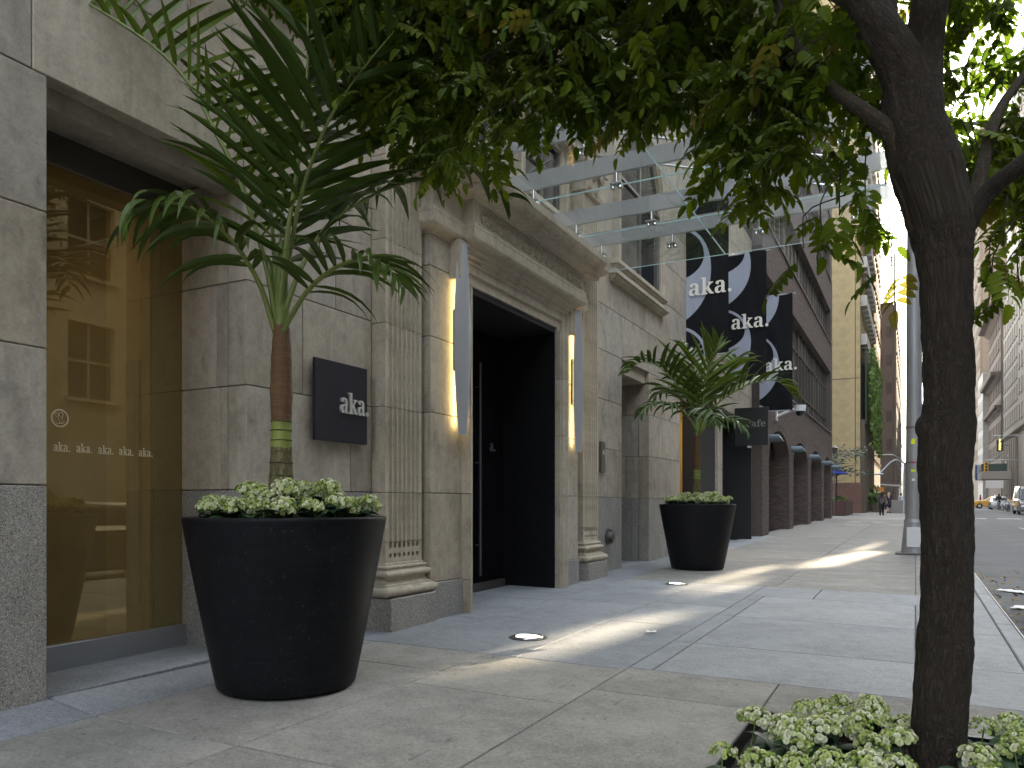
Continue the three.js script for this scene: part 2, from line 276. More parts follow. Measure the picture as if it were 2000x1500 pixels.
// pier left of the window, lintel, wall up to the first pilaster
wall(-6, 3.07, COURSE.slice(0, 5), [[-2.4, 0.6], [-3.5, -0.5, 1.4], [-2, 0.4], [-3.6, -0.7, 1.2]]);
block(-2.2, 0.4, 4.19, 5.02, 0.06, ZW, STONE[1]); block(0.4, 2.97, 4.19, 5.02, 0.06, ZW, STONE[3]); block(-6, -2.2, 4.19, 5.02, 0.06, ZW, STONE[1]);
block(2.97, 4.73, 4.19, 5.02, 0.14, ZW, STONE[2], 'lintel');
block(4.73, 5.85, 4.19, 5.02, 0.06, ZW, STONE[0]); block(5.85, 6.46, 4.19, 5.02, 0.06, ZW, STONE[2]);
wall(4.76, 6.46, COURSE.slice(0, 5), [[5.6], [6.12], [5.44], [5.9]]);
core(-6, 3.05, 0, 5.02, -0.6, 0.245); core(4.98, 6.46, 0, 5.02, -0.6, 0.245); core(2.9, 6.46, 4.6, 5.02, -0.6, 0.12); core(-6, 6.46, 5.02, 12, -0.6, 0.25);
// right jamb of the window recess, block by block
for (let i = 0; i < 4; i++) { const zs = [[-0.52, -0.1, 0.058], [-0.52, 0.11 - 0.14, 0.058], [-0.52, 0.02 - 0.1, 0.058], [-0.52, -0.2, 0.058]][i]; for (let k = 0; k < 2; k++) block(4.76, 4.975, COURSE[i], COURSE[i + 1], zs[k], zs[k + 1] - 0.006, i ? pick(STONE) : pick(GRANITE), i ? 'stone_block' : 'granite_block'); }
block(3.07, 4.76, 4.06, 4.5, -0.05, 0.132, STONE[3], 'window_header');
block(3.0, 4.9, 4.22, 4.5, -0.56, -0.055, STONE[1], 'window_soffit');
for (let i = 0; i < 4; i++) block(2.84, 3.07, COURSE[i], COURSE[i + 1], -0.52, 0.05, i ? pick(STONE) : pick(GRANITE), i ? 'stone_block' : 'granite_block');
// upper wall over the left part with its window sill
const upper = (x0, x1, i0, i1, step, sh = 0) => { for (let i = i0; i < i1; i++) { const js = [x0]; for (let x = x0 + step * (i % 2 ? 0.55 : 1) + sh; x < x1 - 0.35; x += step) js.push(x); js.push(x1); for (let k = 0; k < js.length - 1; k++) block(js[k], js[k + 1], COURSE[i], COURSE[i + 1], 0.06, ZW, pick(STONE)); } };
upper(-6, 6.46, 5, 11, 1.35);
const sillProf = [[0, 0], [0.05, 0], [0.06, 0.03], ...arc(0.06, 0.09, 0.06, -Math.PI / 2, 0, 5), [0.13, 0.09], [0.16, 0.10], [0.16, 0.17], [0.14, 0.19], [0, 0.20]];
function sill(x0, x1, y, z, m = STONE_FINE) { return uvm(sweep([[x0, z - 0.2], [x0, z], [x1, z], [x1, z - 0.2]], sillProf.map(([o, h]) => [o, y + h])), 2); }
// windows of the upper floor: opening built out as frame, pane, sill
function window_(x0, x1, y0, y1, z, arch = false) {
  const w = new THREE.Group(); w.name = 'window'; hotel.add(w);
  mesh('sill', sill(x0 - 0.16, x1 + 0.16, y0 - 0.2, z), STONE_FINE, w);
  const r = (x1 - x0) / 2, cx = (x0 + x1) / 2, out = (e) => arch ? [[x0 - e, y0], ...arc(cx, y1 - r, r + e, Math.PI, 0, 14), [x1 + e, y0]] : [[x0 - e, y0], [x0 - e, y1 + e], [x1 + e, y1 + e], [x1 + e, y0]];
  mesh('surround', uvm(sweep(out(0), [[0, 0], [-0.0, 0.09], [0.03, 0.11], [0.07, 0.085], [0.12, 0.085], [0.13, 0.13], [0.19, 0.13], [0.19, 0]], (a, b, h) => [a, b, z + h - 0.002]), 2), STONE_FINE, w);
  mesh('pane', T(new THREE.ShapeGeometry(shapeOf(out(0))), 0, 0, z + 0.012), DARKPANE, w);
  const fr = []; for (const x of [x0 + 0.04, cx, x1 - 0.04]) fr.push(bx(x - 0.03, x + 0.03, y0, arch && x !== cx ? y1 - r : y1 - 0.02, z + 0.014, z + 0.05)); for (const y of [y0 + 0.04, lerp(y0, y1, 0.55)]) fr.push(bx(x0, x1, y - 0.03, y + 0.03, z + 0.016, z + 0.055));
  mesh('frame', fr, BRONZE, w);
}
window_(2.3, 5.3, 5.98, 9.2, ZW); window_(-3, 0, 5.98, 9.2, ZW);
// show window: rail, head, pane with lettering, the lit room behind
const win = new THREE.Group(); win.name = 'show_window'; hotel.add(win);
mesh('sill_rail', [cb(3.075, 4.755, 0.125, 0.33, -0.535, -0.45, 0.004)], STEELMATT, win);
mesh('head_rail', [cb(3.075, 4.755, 3.97, 4.1, -0.55, -0.47, 0.004), cb(3.075, 4.755, 4.1, 4.22, -0.54, -0.5, 0.004)], BRONZE, win);
mesh('pane', T(new THREE.PlaneGeometry(1.676, 3.636), 3.914, 2.15, -0.50), GOLDGLASS, win);
const DECAL = M(C(0.80, 0.72, 0.48), 0.7);
for (let i = 0; i < 5; i++) { const g = text('aka.', 0.062, 0.002), b = g.boundingBox; g.scale(0.132 / (b.max.x - b.min.x), 1.1, 1); mesh('lettering', T(g, 3.585 + i * 0.182, 1.80, -0.497), DECAL, win); }
{ const ring = []; ring.push(T(new THREE.RingGeometry(0.058, 0.07, 40), 3.64, 2.055, -0.4965)); for (const pts of [[[3.675, 2.02], [3.655, 2.05], [3.662, 2.09], [3.645, 2.1], [3.632, 2.085], [3.645, 2.065], [3.662, 2.06]], [[3.64, 2.012], [3.627, 2.05], [3.622, 2.09], [3.604, 2.095], [3.6, 2.075], [3.618, 2.06]], [[3.605, 2.02], [3.625, 2.012], [3.65, 2.018], [3.668, 2.012]]]) ring.push(tube(pts.map(p => V(p[0], p[1], -0.496)), 0.0035, 24, 4)); mesh('round_emblem', ring, DECAL, win); }
const OCHRE = mt(C(0.47, 0.365, 0.15), texSpot, 0.85, null, 0), CREAM = mt(C(0.70, 0.62, 0.40), texSpot, 0.8, null, 0), FLOORWOOD = M(C(0.34, 0.22, 0.09), 0.45, { map: texWood });
const room = new THREE.Group(); room.name = 'lit_room'; hotel.add(room);
mesh('back_wall', uvm(bx(0.2, 5.2, 0.1, 4.4, -3.5, -3.4), 2), OCHRE, room);
for (let i = 0; i < 4; i++) for (let k = 0; k < 4; k++) mesh('wall_panel', uvm(cb(0.4 + k * 1.15, 1.53 + k * 1.15, 0.25 + i * 0.98, 1.21 + i * 0.98, -3.4, -3.385, 0.006), 2, rnd(), rnd()), OCHRE, room);
mesh('floor', uvm(bx(0.2, 5.2, 0.04, 0.11, -3.4, -0.57), 1), FLOORWOOD, room);
mesh('ceiling', bx(0.2, 5.2, 4.35, 4.45, -3.4, -0.57), CREAM, room);
mesh('side_wall', bx(0.2, 0.3, 0.1, 4.35, -3.4, -0.57), OCHRE, room);
mesh('side_wall', uvm(bx(4.80, 5.2, 0.11, 4.35, -1.62, -0.98), 2), CREAM, room);
mesh('dark_reflection_strip', uvm(bx(4.79, 5.2, 0.11, 4.35, -0.978, -0.56), 2), BLACKMATT, room);  // black strip added behind the pane so the mirrored jamb looks dark
mesh('side_wall', uvm(bx(5.1, 5.2, 0.11, 4.35, -3.4, -1.62), 2), OCHRE, room);
mesh('grille_back', bx(4.792, 4.7995, 0.45, 2.75, -1.31, -1.12), BRONZE, room); for (let i = 0; i < 6; i++) mesh('louvre_slat', cb(4.772, 4.7915, 0.45, 2.75, -1.315 + i * 0.034, -1.298 + i * 0.034, 0.003), CREAM, room);
mesh('ceiling_lamp', bx(1.6, 4.2, 4.325, 4.348, -2.8, -1.6), M(C(1, 0.8, 0.45), 0.5, { emissive: C(1, 0.66, 0.26), emissiveIntensity: 0.2 }), room);
{ const l = new THREE.RectAreaLight(C(1, 0.72, 0.36), 0.30, 2.6, 1.2); l.position.set(2.9, 4.32, -2.2); l.rotation.x = -Math.PI / 2; scene.add(l); }

// pilasters: granite plinth, moulded base, fluted shaft, capital
function pilaster(x0, x1) {
  const g = new THREE.Group(); g.name = 'pilaster'; hotel.add(g);
  const z = 0.45, yb = 0.62, w = x1 - x0;
  mesh('plinth', uvm(cb(x0 - 0.09, x1 + 0.09, 0.0, yb - 0.19, 0.1, 0.59, 0.008), 1, rnd(), rnd()), GRANITE[0], g);
  const path = [[x0, 0.2], [x0, z], [x1, z], [x1, 0.2]];
  const pr = [[0, yb - 0.185], [0.085, yb - 0.185], ...arc(0.085, yb - 0.13, 0.05, -Math.PI / 2, Math.PI / 2, 8), [0.08, yb - 0.078], [0.08, yb - 0.062], ...arc(0.085, yb - 0.002, 0.06, -Math.PI * 0.55, -Math.PI, 6), [0.03, yb + 0.005], [0.045, yb + 0.012], ...arc(0.045, yb + 0.048, 0.033, -Math.PI / 2, Math.PI / 2, 6), [0.035, yb + 0.085], [0.035, yb + 0.1], ...arc(0.028, yb + 0.118, 0.016, -Math.PI / 2, Math.PI / 2, 4), [0.012, yb + 0.138], [0.012, yb + 0.155], [0, yb + 0.165]];
  mesh('base_moulding', uvm(sweep(path, pr), 2, rnd(), rnd()), STONE_FINE, g);
  // shaft in courses; seven flutes
  const fl = 7, m = 0.045, pitch = (w - 2 * m) / fl, fr = pitch * 0.36;
  const section = () => { const pts = [[x0, -0.2], [x0, -z]]; for (let i = 0; i < fl; i++) { const cx = x0 + m + pitch * (i + 0.5); pts.push(...arc(cx, -z, fr, Math.PI, 0, 8).map(([a, b]) => [a, b])); } pts.push([x1, -z], [x1, -0.2]); return pts; };
  const ys = [1.0, 1.52, 2.41, 3.28, 4.15, 5.02, 5.9, 6.55];
  const st = STONE_FINE;
  for (let i = 0; i < ys.length - 1; i++) { const h = ys[i + 1] - ys[i] - 0.007; const e = new THREE.ExtrudeGeometry(shapeOf(section()), { depth: h, bevelEnabled: false }); e.rotateX(-Math.PI / 2); mesh('shaft_block', uvm(toCreasedNormals(T(e, 0, ys[i] + 0.0035, 0), 0.6), 2, rnd(), rnd()), st, g); }
  // foot of the shaft: the flutes end round above a row of sunk discs
  const y0 = yb + 0.165, holes = []; for (let i = 0; i < fl; i++) { const cx = x0 + m + pitch * (i + 0.5); holes.push(arc(cx, y0 + 0.075, fr * 0.85, 0, -Math.PI * 2 * 15 / 16, 15)); holes.push([[cx - fr, 0.9965], ...arc(cx, y0 + 0.175, fr, Math.PI, 0, 8).map(([a, b]) => [a, 2 * (y0 + 0.175) - b]), [cx + fr, 0.9965]].reverse()); }
  const plate = new THREE.ExtrudeGeometry(shapeOf(rect(x0, x1, y0, 0.9968), holes), { depth: 0.028, bevelEnabled: false });
  mesh('shaft_foot', uvm(T(plate, 0, 0, z - 0.028), 2), st, g); mesh('shaft_foot_core', uvm(bx(x0 + 0.001, x1 - 0.001, y0, 0.9968, 0.2, z - 0.0285), 2), st, g);
  // capital: bell, scrolls and leaves
  const cap = new THREE.Group(); cap.name = 'capital'; g.add(cap);
  mesh('bell', uvm(sweep(path, [[0, 6.55], [0.03, 6.56], ...arc(0.03, 6.58, 0.02, -1.57, 1.57, 4), [0.01, 6.62], [0.02, 6.85], [0.10, 7.0], [0.14, 7.0], [0.14, 7.08], [0, 7.08]]), 2), st, cap);
  for (const cx of [x0 + 0.06, x1 - 0.06]) { const sp = []; for (let k = 0; k <= 30; k++) { const a = k / 30 * 4.2 * Math.PI, r = 0.11 * (1 - k / 36); sp.push(V(cx + (cx < (x0 + x1) / 2 ? -1 : 1) * r * Math.cos(a), 6.93 + r * Math.sin(a), z + 0.10 + 0.02 * k / 30)); } mesh('scroll', tube(sp, 0.022, 60, 6), st, cap); }
  for (let i = 0; i < 5; i++) { const cx = lerp(x0 + 0.07, x1 - 0.07, i / 4), lf = new THREE.SphereGeometry(1, 8, 8); lf.scale(0.065, 0.12, 0.035); mesh('carved_leaf', T(lf, cx, 6.70 + (i % 2) * 0.07, z + 0.03), st, cap); }
}
pilaster(6.47, 7.13); pilaster(11.83, 12.5);
core(6.3, 7.3, 0, 7, -0.4, 0.22); core(11.3, 12.75, 0, 7, -0.4, 0.22);
// entablature on the pilasters
mesh('entablature', uvm(sweep([[6.37, 0.0], [6.37, 0.47], [12.6, 0.47], [12.6, 0.0]], [[-0.4, 7.09], [0.02, 7.09], [0.02, 7.25], [0.05, 7.27], [0.05, 7.45], [0.0, 7.47], [0.0, 7.85], [0.06, 7.9], [0.10, 8.0], [0.34, 8.05], [0.38, 8.12], [0.44, 8.22], [0.44, 8.27], [-0.4, 8.3]]), 2), STONE_FINE, hotel);

// door surround
const ZP = 0.52, DX0 = 8.0, DX1 = 10.62, DTOP = 4.05;
for (const [x0, x1] of [[7.2, 7.885], [10.735, 11.44]]) for (let i = 0; i < 5; i++) {
  const y0 = [0, 0.52, 1.52, 2.42, 3.27][i], y1 = [0.52, 1.52, 2.42, 3.27, 4.06][i];
  block(x0, x1, y0, y1, 0.1, i ? ZP : ZP + 0.02, i ? pick(STONE) : GRANITE[1], i ? 'stone_block' : 'granite_block');
}
block(7.2, 7.885, 4.06, 4.42, 0.1, ZP, STONE[1]); block(10.735, 11.44, 4.06, 4.42, 0.1, ZP, STONE[0]);
core(7.21, 7.88, 0, 5.3, -0.3, ZP - 0.03); core(10.74, 11.43, 0, 5.3, -0.3, ZP - 0.03); core(7.88, 10.74, 4.46, 5.3, -0.5, ZP - 0.02);
core(7.2, 7.99, 0, 5.0, -0.62, -0.3); core(10.74, 11.5, 0, 5.0, -0.62, -0.3);
const doorProf = [[0, -0.5], [0, 0.06], [0.02, 0.065], [0.02, 0.085], [0.075, 0.085], ...arc(0.075, 0.105, 0.02, -1.57, 0, 4), [0.10, 0.105], [0.11, 0.13], [0.135, 0.13], [0.135, 0.06], [0.135, -0.5]];
for (const [x, s] of [[DX0, -1], [DX1, 1]]) for (const [y0, y1] of [[0.1, 0.5], [0.507, 1.515], [1.522, 2.415], [2.422, 3.265], [3.272, 4.0]]) {
  const path = s < 0 ? [[x, y0], [x, y1]] : [[x, y1], [x, y0]];
  mesh('architrave_block', uvm(sweep(path, doorProf, (a, b, h) => [a, b, ZP + h], 0.5), 2, rnd(), rnd()), STONE_FINE, hotel);
}
// head: three stepped fasciae
mesh('door_head', uvm(sweep([[DX1, 4.003], [DX1, DTOP], [DX0, DTOP], [DX0, 4.003]].reverse(), [[0, -0.5], [0, 0.02], [0.10, 0.02], [0.105, 0.055], [0.20, 0.055], [0.21, 0.09], [0.245, 0.095], [0.25, 0.13], [0.30, 0.13], [0.31, 0.16], [0.34, 0.16], [0.34, -0.5]].map(([o, h]) => [o * 0.4 / 0.34, h]), (a, b, h) => [a, b, ZP + h - 0.02], 0.2), 2), STONE_FINE, hotel);
// its cornice with a carved frieze, breaking forward over the door
const porch = [[11.44, 0.3], [11.44, ZP], [11.05, ZP], [11.05, ZP + 0.13], [7.86, ZP + 0.13], [7.86, ZP], [7.2, ZP], [7.2, 0.3]];
const pOut = porch.slice().reverse();
mesh('bed_moulding', uvm(sweep(pOut, [[-0.2, 4.42], [0.015, 4.42], [0.02, 4.45], [0.05, 4.455], ...arc(0.05, 4.53, 0.07, -1.57, 0, 5).map(([a, b]) => [a, b]), [0.12, 4.56], [0.12, 4.62], [0.125, 4.625], [0.125, 4.665], [-0.2, 4.68]], undefined, 0.25), 2), STONE_FINE, hotel);
mesh('frieze', uvm(sweep(pOut, [[-0.2, 4.683], [0.085, 4.683], [0.085, 4.93], [-0.2, 4.93]]), 2), STONE_FINE, hotel);
mesh('cornice', uvm(sweep(pOut, [[-0.2, 4.933], [0.10, 4.933], [0.10, 4.955], [0.125, 4.96], [0.14, 4.99], [0.26, 5.0], [0.26, 5.055], [0.275, 5.06], ...arc(0.275, 5.145, 0.085, -1.57, -0.25, 5), [0.375, 5.15], [0.38, 5.2], [0.38, 5.235], [-0.2, 5.24]], undefined, 0.28), 2), STONE_FINE, hotel);
{ // carved scrolls
  const zf = ZP + 0.13 + 0.09, carve = [];
  for (let i = 0; i < 17; i++) {
    const cx = 8.02 + i * 0.182, s = i % 2 ? 1 : -1, sp = [];
    for (let k = 0; k <= 18; k++) { const a = k / 18 * 3.2 * Math.PI, r = 0.075 * (1 - k / 24); sp.push(V(cx + r * Math.cos(a), 4.805 + s * r * Math.sin(a) * 1.05, zf)); }
    carve.push(tube(sp, 0.016, 30, 5));
    carve.push(tube([V(cx + 0.075, 4.805, zf), V(cx + 0.09, 4.805 + s * 0.07, zf), V(cx + 0.12, 4.805 + s * 0.085, zf)], 0.014, 8, 5));
    const b = new THREE.SphereGeometry(0.022, 8, 6); carve.push(T(b, cx, 4.805, zf)); for (const q of [-1, 1]) { const l = new THREE.SphereGeometry(1, 6, 5); l.scale(0.028, 0.014, 0.014); l.rotateZ(q * 0.7); carve.push(T(l, cx + 0.09, 4.805 - q * 0.06, zf)); }
  }
  mesh('carved_ornament', merge(carve), STONE_FINE, hotel, 'stuff');
  mesh('frieze_frame', [bx(7.9, 11.0, 4.69, 4.703, zf - 0.004, zf + 0.006), bx(7.9, 11.0, 4.905, 4.918, zf - 0.004, zf + 0.006)], STONE_FINE, hotel);
}
// the doors: dark glass with a tall handle, black reveal
const door = new THREE.Group(); door.name = 'entrance_door'; hotel.add(door);
for (const [a, b] of [[DX1 - 0.022, DX1 - 0.002], [DX0 + 0.002, DX0 + 0.022]]) mesh('reveal_panel', cb(a, b, 0.1, 4.0, -0.62, ZP - 0.03, 0.003), BLACKPANEL, door);
mesh('head_panel', cb(DX0, DX1, 3.97, 4.04, -0.62, ZP - 0.03, 0.003), BLACKMATT, door);
mesh('threshold_rail', cb(DX0 + 0.03, DX1 - 0.03, 0.11, 0.24, -0.44, -0.34, 0.004), BRONZE, door);
mesh('door_leaf', cb(DX0 + 0.03, 9.33, 0.25, 3.94, -0.42, -0.385, 0.004), P(C(0.006, 0.006, 0.008), 0.10, { specularIntensity: 0.5 }), door);
mesh('door_leaf', cb(9.345, DX1 - 0.03, 0.25, 3.94, -0.42, -0.385, 0.004), P(C(0.006, 0.006, 0.008), 0.10, { specularIntensity: 0.5 }), door);
mesh('backing', bx(DX0, DX1, 0, 4.2, -0.66, -0.62), BLACKMATT, door);
{ const hx = 9.75; mesh('handle', [bar(V(hx, 0.35, -0.31), V(hx, 3.45, -0.31), 0.018, 0.018, 12), bar(V(hx, 0.8, -0.31), V(hx, 0.8, -0.39), 0.008), bar(V(hx, 2.0, -0.31), V(hx, 2.0, -0.39), 0.008), bar(V(hx, 3.1, -0.31), V(hx, 3.1, -0.39), 0.008)], BRONZE, door); }
mesh('lettering', T(text('a.', 0.15, 0.004), 10.16, 2.2, -0.384), M(C(0.10, 0.11, 0.13), 0.4), door);

// right wall: courses, window recesses, big ledge
wall(12.5, 14.2, COURSE.slice(0, 6), [[], [13.4], [], [13.35], []]);
block(14.2, 15.9, 4.19, 5.02, 0.06, ZW, STONE[0]); block(15.9, 18.35, 4.19, 5.02, 0.06, ZW, STONE[1]);
wall(15.9, 18.35, COURSE.slice(0, 5), [[17.2], [17.3], [16.9], [17.1]]);
core(12.5, 14.0, 0, 5.02, -0.6, 0.245); core(16.1, 18.15, 0, 5.02, -0.6, 0.245); core(14, 16.2, 4.4, 5.02, -0.6, 0.24); core(12.5, 28, 5.02, 12, -0.6, 0.25);
for (const [x0, x1] of [[15.9, 16.12], [13.98, 14.2]]) for (let i = 0; i < 4; i++) for (const [z0, z1] of [[-0.56, [-0.1, -0.24, -0.1, -0.24][i]], [[-0.1, -0.24, -0.1, -0.24][i], 0.054]]) block(x0, x1, COURSE[i], COURSE[i + 1], z0, z1 - 0.006, i ? pick(STONE) : pick(GRANITE), i ? 'stone_block' : 'granite_block');
mesh('window_header', uvm(cb(14.2, 15.9, 3.95, 4.188, -0.56, 0.2, 0.006), 2), STONE_FINE, hotel);
mesh('window_pane', T(new THREE.PlaneGeometry(1.7, 3.6), 15.05, 2.15, -0.5), DARKPANE, hotel); mesh('window_rail', cb(14.2, 15.9, 0.15, 0.4, -0.5, -0.42, 0.004), STEELMATT, hotel);
upper(12.5, 27.55, 5, 11, 1.9, 0.2);
mesh('window_ledge', sill(13.62, 16.75, 5.55, ZW), STONE_FINE, hotel);
window_(13.9, 16.5, 5.97, 9.0, ZW + 0.001, true);
window_(19.6, 21.8, 5.97, 9.0, ZW, true); window_(23.6, 25.8, 5.97, 9.0, ZW, true);
window_(7.7, 8.9, 5.95, 6.95, 0.26); window_(9.9, 11.2, 5.95, 6.95, 0.26);
for (let i = 5; i < 7; i++) for (const [a, b] of [[7.15, 9.4], [9.4, 11.83]]) block(a, b, COURSE[i] + (i === 5 ? 0.3 : 0), Math.min(7.08, COURSE[i + 1]), 0.0, 0.25, pick(STONE));
// third bay: lit cafe window, black panel, cafe door under its sign
block(18.35, 23.0, 4.19, 5.02, 0.06, ZW, STONE[2]); block(23.0, 27.55, 4.19, 5.02, 0.06, ZW, STONE[0]);
wall(22.35, 22.95, COURSE.slice(0, 5), [[], [], [], []]); wall(25.75, 27.55, COURSE.slice(0, 5), [[26.5], [26.4], [26.8], [26.3]]);
core(22.36, 22.94, 0, 4.6, -0.6, 0.2); core(25.8, 27.5, 0, 5.0, -0.6, 0.245); core(18.2, 28, 4.5, 5.02, -0.6, 0.24);
for (let i = 0; i < 4; i++) block(25.75, 25.97, COURSE[i], COURSE[i + 1], -0.5, 0.05, i ? pick(STONE) : pick(GRANITE), i ? 'stone_block' : 'granite_block');
mesh('black_panel', cb(19.95, 22.35, 0.15, 4.18, -0.1, 0.2, 0.006), BLACKMATT, hotel);
mesh('cafe_pane', T(new THREE.PlaneGeometry(1.6, 3.9), 19.15, 2.2, -0.2), GLASS, hotel);
const cafe = new THREE.Group(); cafe.name = 'cafe_room'; hotel.add(cafe);
mesh('back_wall', uvm(bx(18.2, 24, 0.1, 4.4, -3.1, -3.0), 2), OCHRE, cafe); mesh('side_wall', bx(22.3, 22.4, 0.1, 4.4, -3, -0.25), OCHRE, cafe); mesh('side_wall', bx(18.2, 18.35, 0.1, 4.4, -3, -0.62), OCHRE, cafe); mesh('ceiling', bx(18.2, 22.4, 4.3, 4.4, -3, -0.25), OCHRE, cafe); mesh('floor', bx(18.2, 22.4, 0.1, 0.2, -3, -0.25), FLOORWOOD, cafe);
for (let i = 0; i < 5; i++) mesh('shelf', cb(20.9, 22.25, 1.2 + i * 0.3, 1.23 + i * 0.3, -2.9, -1.2, 0.004), M(C(0.25, 0.15, 0.05), 0.6), cafe);
mesh('ceiling_lamp', bx(18.8, 21.8, 4.275, 4.298, -2.2, -1.0), M(C(1, 0.8, 0.45), 0.5, { emissive: C(1, 0.66, 0.26), emissiveIntensity: 0.5 }), cafe);
{ const l = new THREE.RectAreaLight(C(1, 0.70, 0.32), 1.8, 3.0, 1.2); l.position.set(20.3, 4.27, -1.6); l.rotation.x = -Math.PI / 2; scene.add(l); }
const booth = thing('cafe_chair', 'pale grey upholstered chair inside the amber-lit cafe window', 'chair', [19.4, 0.2, -0.9]);
mesh('seat', new RoundedBoxGeometry(0.6, 0.25, 0.6, 3, 0.05).translate(0, 0.42, 0), M(C(0.45, 0.44, 0.48), 0.9), booth); mesh('backrest', new RoundedBoxGeometry(0.14, 0.6, 0.6, 3, 0.05).translate(0.3, 0.82, 0), M(C(0.45, 0.44, 0.48), 0.9), booth);
for (const [a, b] of [[-0.24, -0.24], [0.24, -0.24], [-0.24, 0.24], [0.24, 0.24]]) mesh('leg', T(cyl(0.02, 0.025, 0.3, 8), a, 0.15, b), BLACKMATT, booth);
const cdoor = new THREE.Group(); cdoor.name = 'cafe_door'; hotel.add(cdoor);
mesh('reveal_panel', cb(22.96, 23.1, 0.15, 4.1, -0.5, 0.27, 0.004), BLACKMATT, cdoor); mesh('reveal_panel', cb(25.72, 25.748, 0.15, 4.1, -0.5, 0.47, 0.004), BLACKMATT, cdoor); mesh('door_leaf', cb(23.1, 25.72, 0.2, 4.18, -0.5, -0.46, 0.004), P(C(0.012, 0.012, 0.014), 0.1), cdoor); mesh('open_leaf', cb(25.6, 25.66, 0.26, 3.2, -0.4, 0.62, 0.004), BLACKMATT, cdoor);
mesh('wall_core', merge(cores), MORTAR, hotel);
mesh('roof_block', uvm(bx(-30, 27.5, 10.5, 34, -14, 0.2), 2), STONE[3], hotel);
mesh('side_wing', uvm(bx(-30, -6, 0, 10.5, -14, ZW), 2), STONE[3], hotel);
mesh('rear_wall', bx(-6, 27.5, 0, 10.5, -14, -3.6), STONE[3], hotel);

// ------------------------------------------------------------------ glass canopy on steel beams
const canopy = thing('glass_canopy', 'flat clear glass canopy hung under translucent fins over the hotel door', 'canopy');
for (const [x0, x1] of [[7.34, 8.985], [9.0, 10.485], [10.5, 12.25]]) for (const [z0, z1] of [[0.72, 2.66], [2.675, 4.98]]) {
  const gl = new THREE.Group(); gl.name = 'glass_panel'; canopy.add(gl);
  mesh('pane', T(new THREE.PlaneGeometry(x1 - x0, z1 - z0).rotateX(-Math.PI / 2), (x0 + x1) / 2, 5.30, (z0 + z1) / 2), CANOPYGLASS, gl);
  mesh('polished_edge', [bx(x0 - 0.004, x0, 5.294, 5.306, z0, z1), bx(x1, x1 + 0.004, 5.294, 5.306, z0, z1), bx(x0, x1, 5.294, 5.306, z0 - 0.004, z0), bx(x0, x1, 5.294, 5.306, z1, z1 + 0.004)], M(C(0.45, 0.62, 0.60), 0.15), gl);
}
const BEAM = mt(C(0.36, 0.365, 0.375), texSpot, 0.45, null, 0, { metalness: 0.25 }), FIN = P(C(0.50, 0.505, 0.505), 0.12, { transmission: 0.5, ior: 1.45, thickness: 0 });
for (const x of [7.95, 9.0, 10.42, 11.45]) {
  mesh('glass_fin', cb(x - 0.025, x + 0.025, 5.46, 5.68, 0.3, 5.0, 0.003), FIN, canopy);
  for (const z of [0.92, 2.05, 3.32, 4.6]) {
    const s = new THREE.Group(); s.name = 'spider_fitting'; canopy.add(s); const dx = 0;
    mesh('rod', T(cyl(0.022, 0.022, 0.16, 10), x + dx, 5.39, z), STEEL, s); mesh('bracket', [cb(x - 0.055, x + 0.055, 5.312, 5.33, z - 0.075, z + 0.075, 0.004)], STEEL, s);
    for (const q of [-0.045, 0.045]) mesh('button', T(cyl(0.036, 0.03, 0.03, 14), x, 5.283, z + q), STEEL, s);
  }
}
mesh('wall_rail', cb(7.34, 12.25, 5.31, 5.5, 0.62, 0.7, 0.004), BEAM, canopy);
for (const x of [7.95, 9.0, 10.42, 11.45]) mesh('tie_rod', bar(V(x, 5.76, 4.3), V(x, 7.0, 0.5), 0.018), STEEL, canopy);

// ------------------------------------------------------------------ blade-shaped wall lamps
function sconce(cx, y0, y1, label, bright) {
  const s = thing('wall_sconce', label, 'wall lamp', [cx, (y0 + y1) / 2, ZP], 0, 'blade lamps beside the hotel door'), h = y1 - y0, n = 28, k = 8, pos = [], idx = [];
  for (let i = 0; i <= n; i++) { const t = i / n, w = 0.055 + 0.125 * Math.pow(Math.sin(Math.PI * (0.06 + 0.88 * t)), 0.9), y = (t - 0.5) * h; for (let j = 0; j <= k; j++) { const q = j / k * 2 - 1; pos.push(q * w, y, 0.10 + 0.085 * (1 - q * q) * (0.4 + w * 3.4)); } }
  for (let i = 0; i < n; i++) for (let j = 0; j < k; j++) { const a = i * (k + 1) + j, b = a + k + 1; idx.push(a, a + 1, b, b, a + 1, b + 1); }
  const g = new THREE.BufferGeometry(); g.setAttribute('position', new THREE.Float32BufferAttribute(pos, 3)); g.setIndex(idx); g.computeVertexNormals();
  mesh('blade', g, mt(C(0.55, 0.56, 0.60), texSpot, 0.38, null, 0, { metalness: 0.55 }), s);
  mesh('back_plate', cb(-0.04, 0.04, -h * 0.16, h * 0.16, 0.002, 0.03, 0.004), BRONZE, s);
  for (const y of [-0.3, 0.3]) mesh('arm', T(cyl(0.02, 0.02, 0.12, 8).rotateX(Math.PI / 2), 0, y, 0.07), BRONZE, s);
  mesh('light_tube', T(cyl(0.014, 0.014, h * 0.9, 8), 0.02, 0, 0.088), M(C(1, 0.9, 0.6), 0.5, { emissive: C(1, 0.78, 0.36), emissiveIntensity: 2 }), s);
  const l = new THREE.RectAreaLight(C(1, 0.76, 0.34), bright, 0.05, h * 0.9); l.position.set(cx - 0.02, (y0 + y1) / 2, ZP + 0.07); l.lookAt(cx - 0.02, (y0 + y1) / 2, ZP - 1); scene.add(l);
}
sconce(7.715, 2.2, 4.42, 'tall silver blade lamp on the left of the dark doorway', 5.5);
sconce(11.2, 2.2, 4.42, 'tall silver blade lamp on the right of the dark doorway', 5.5);

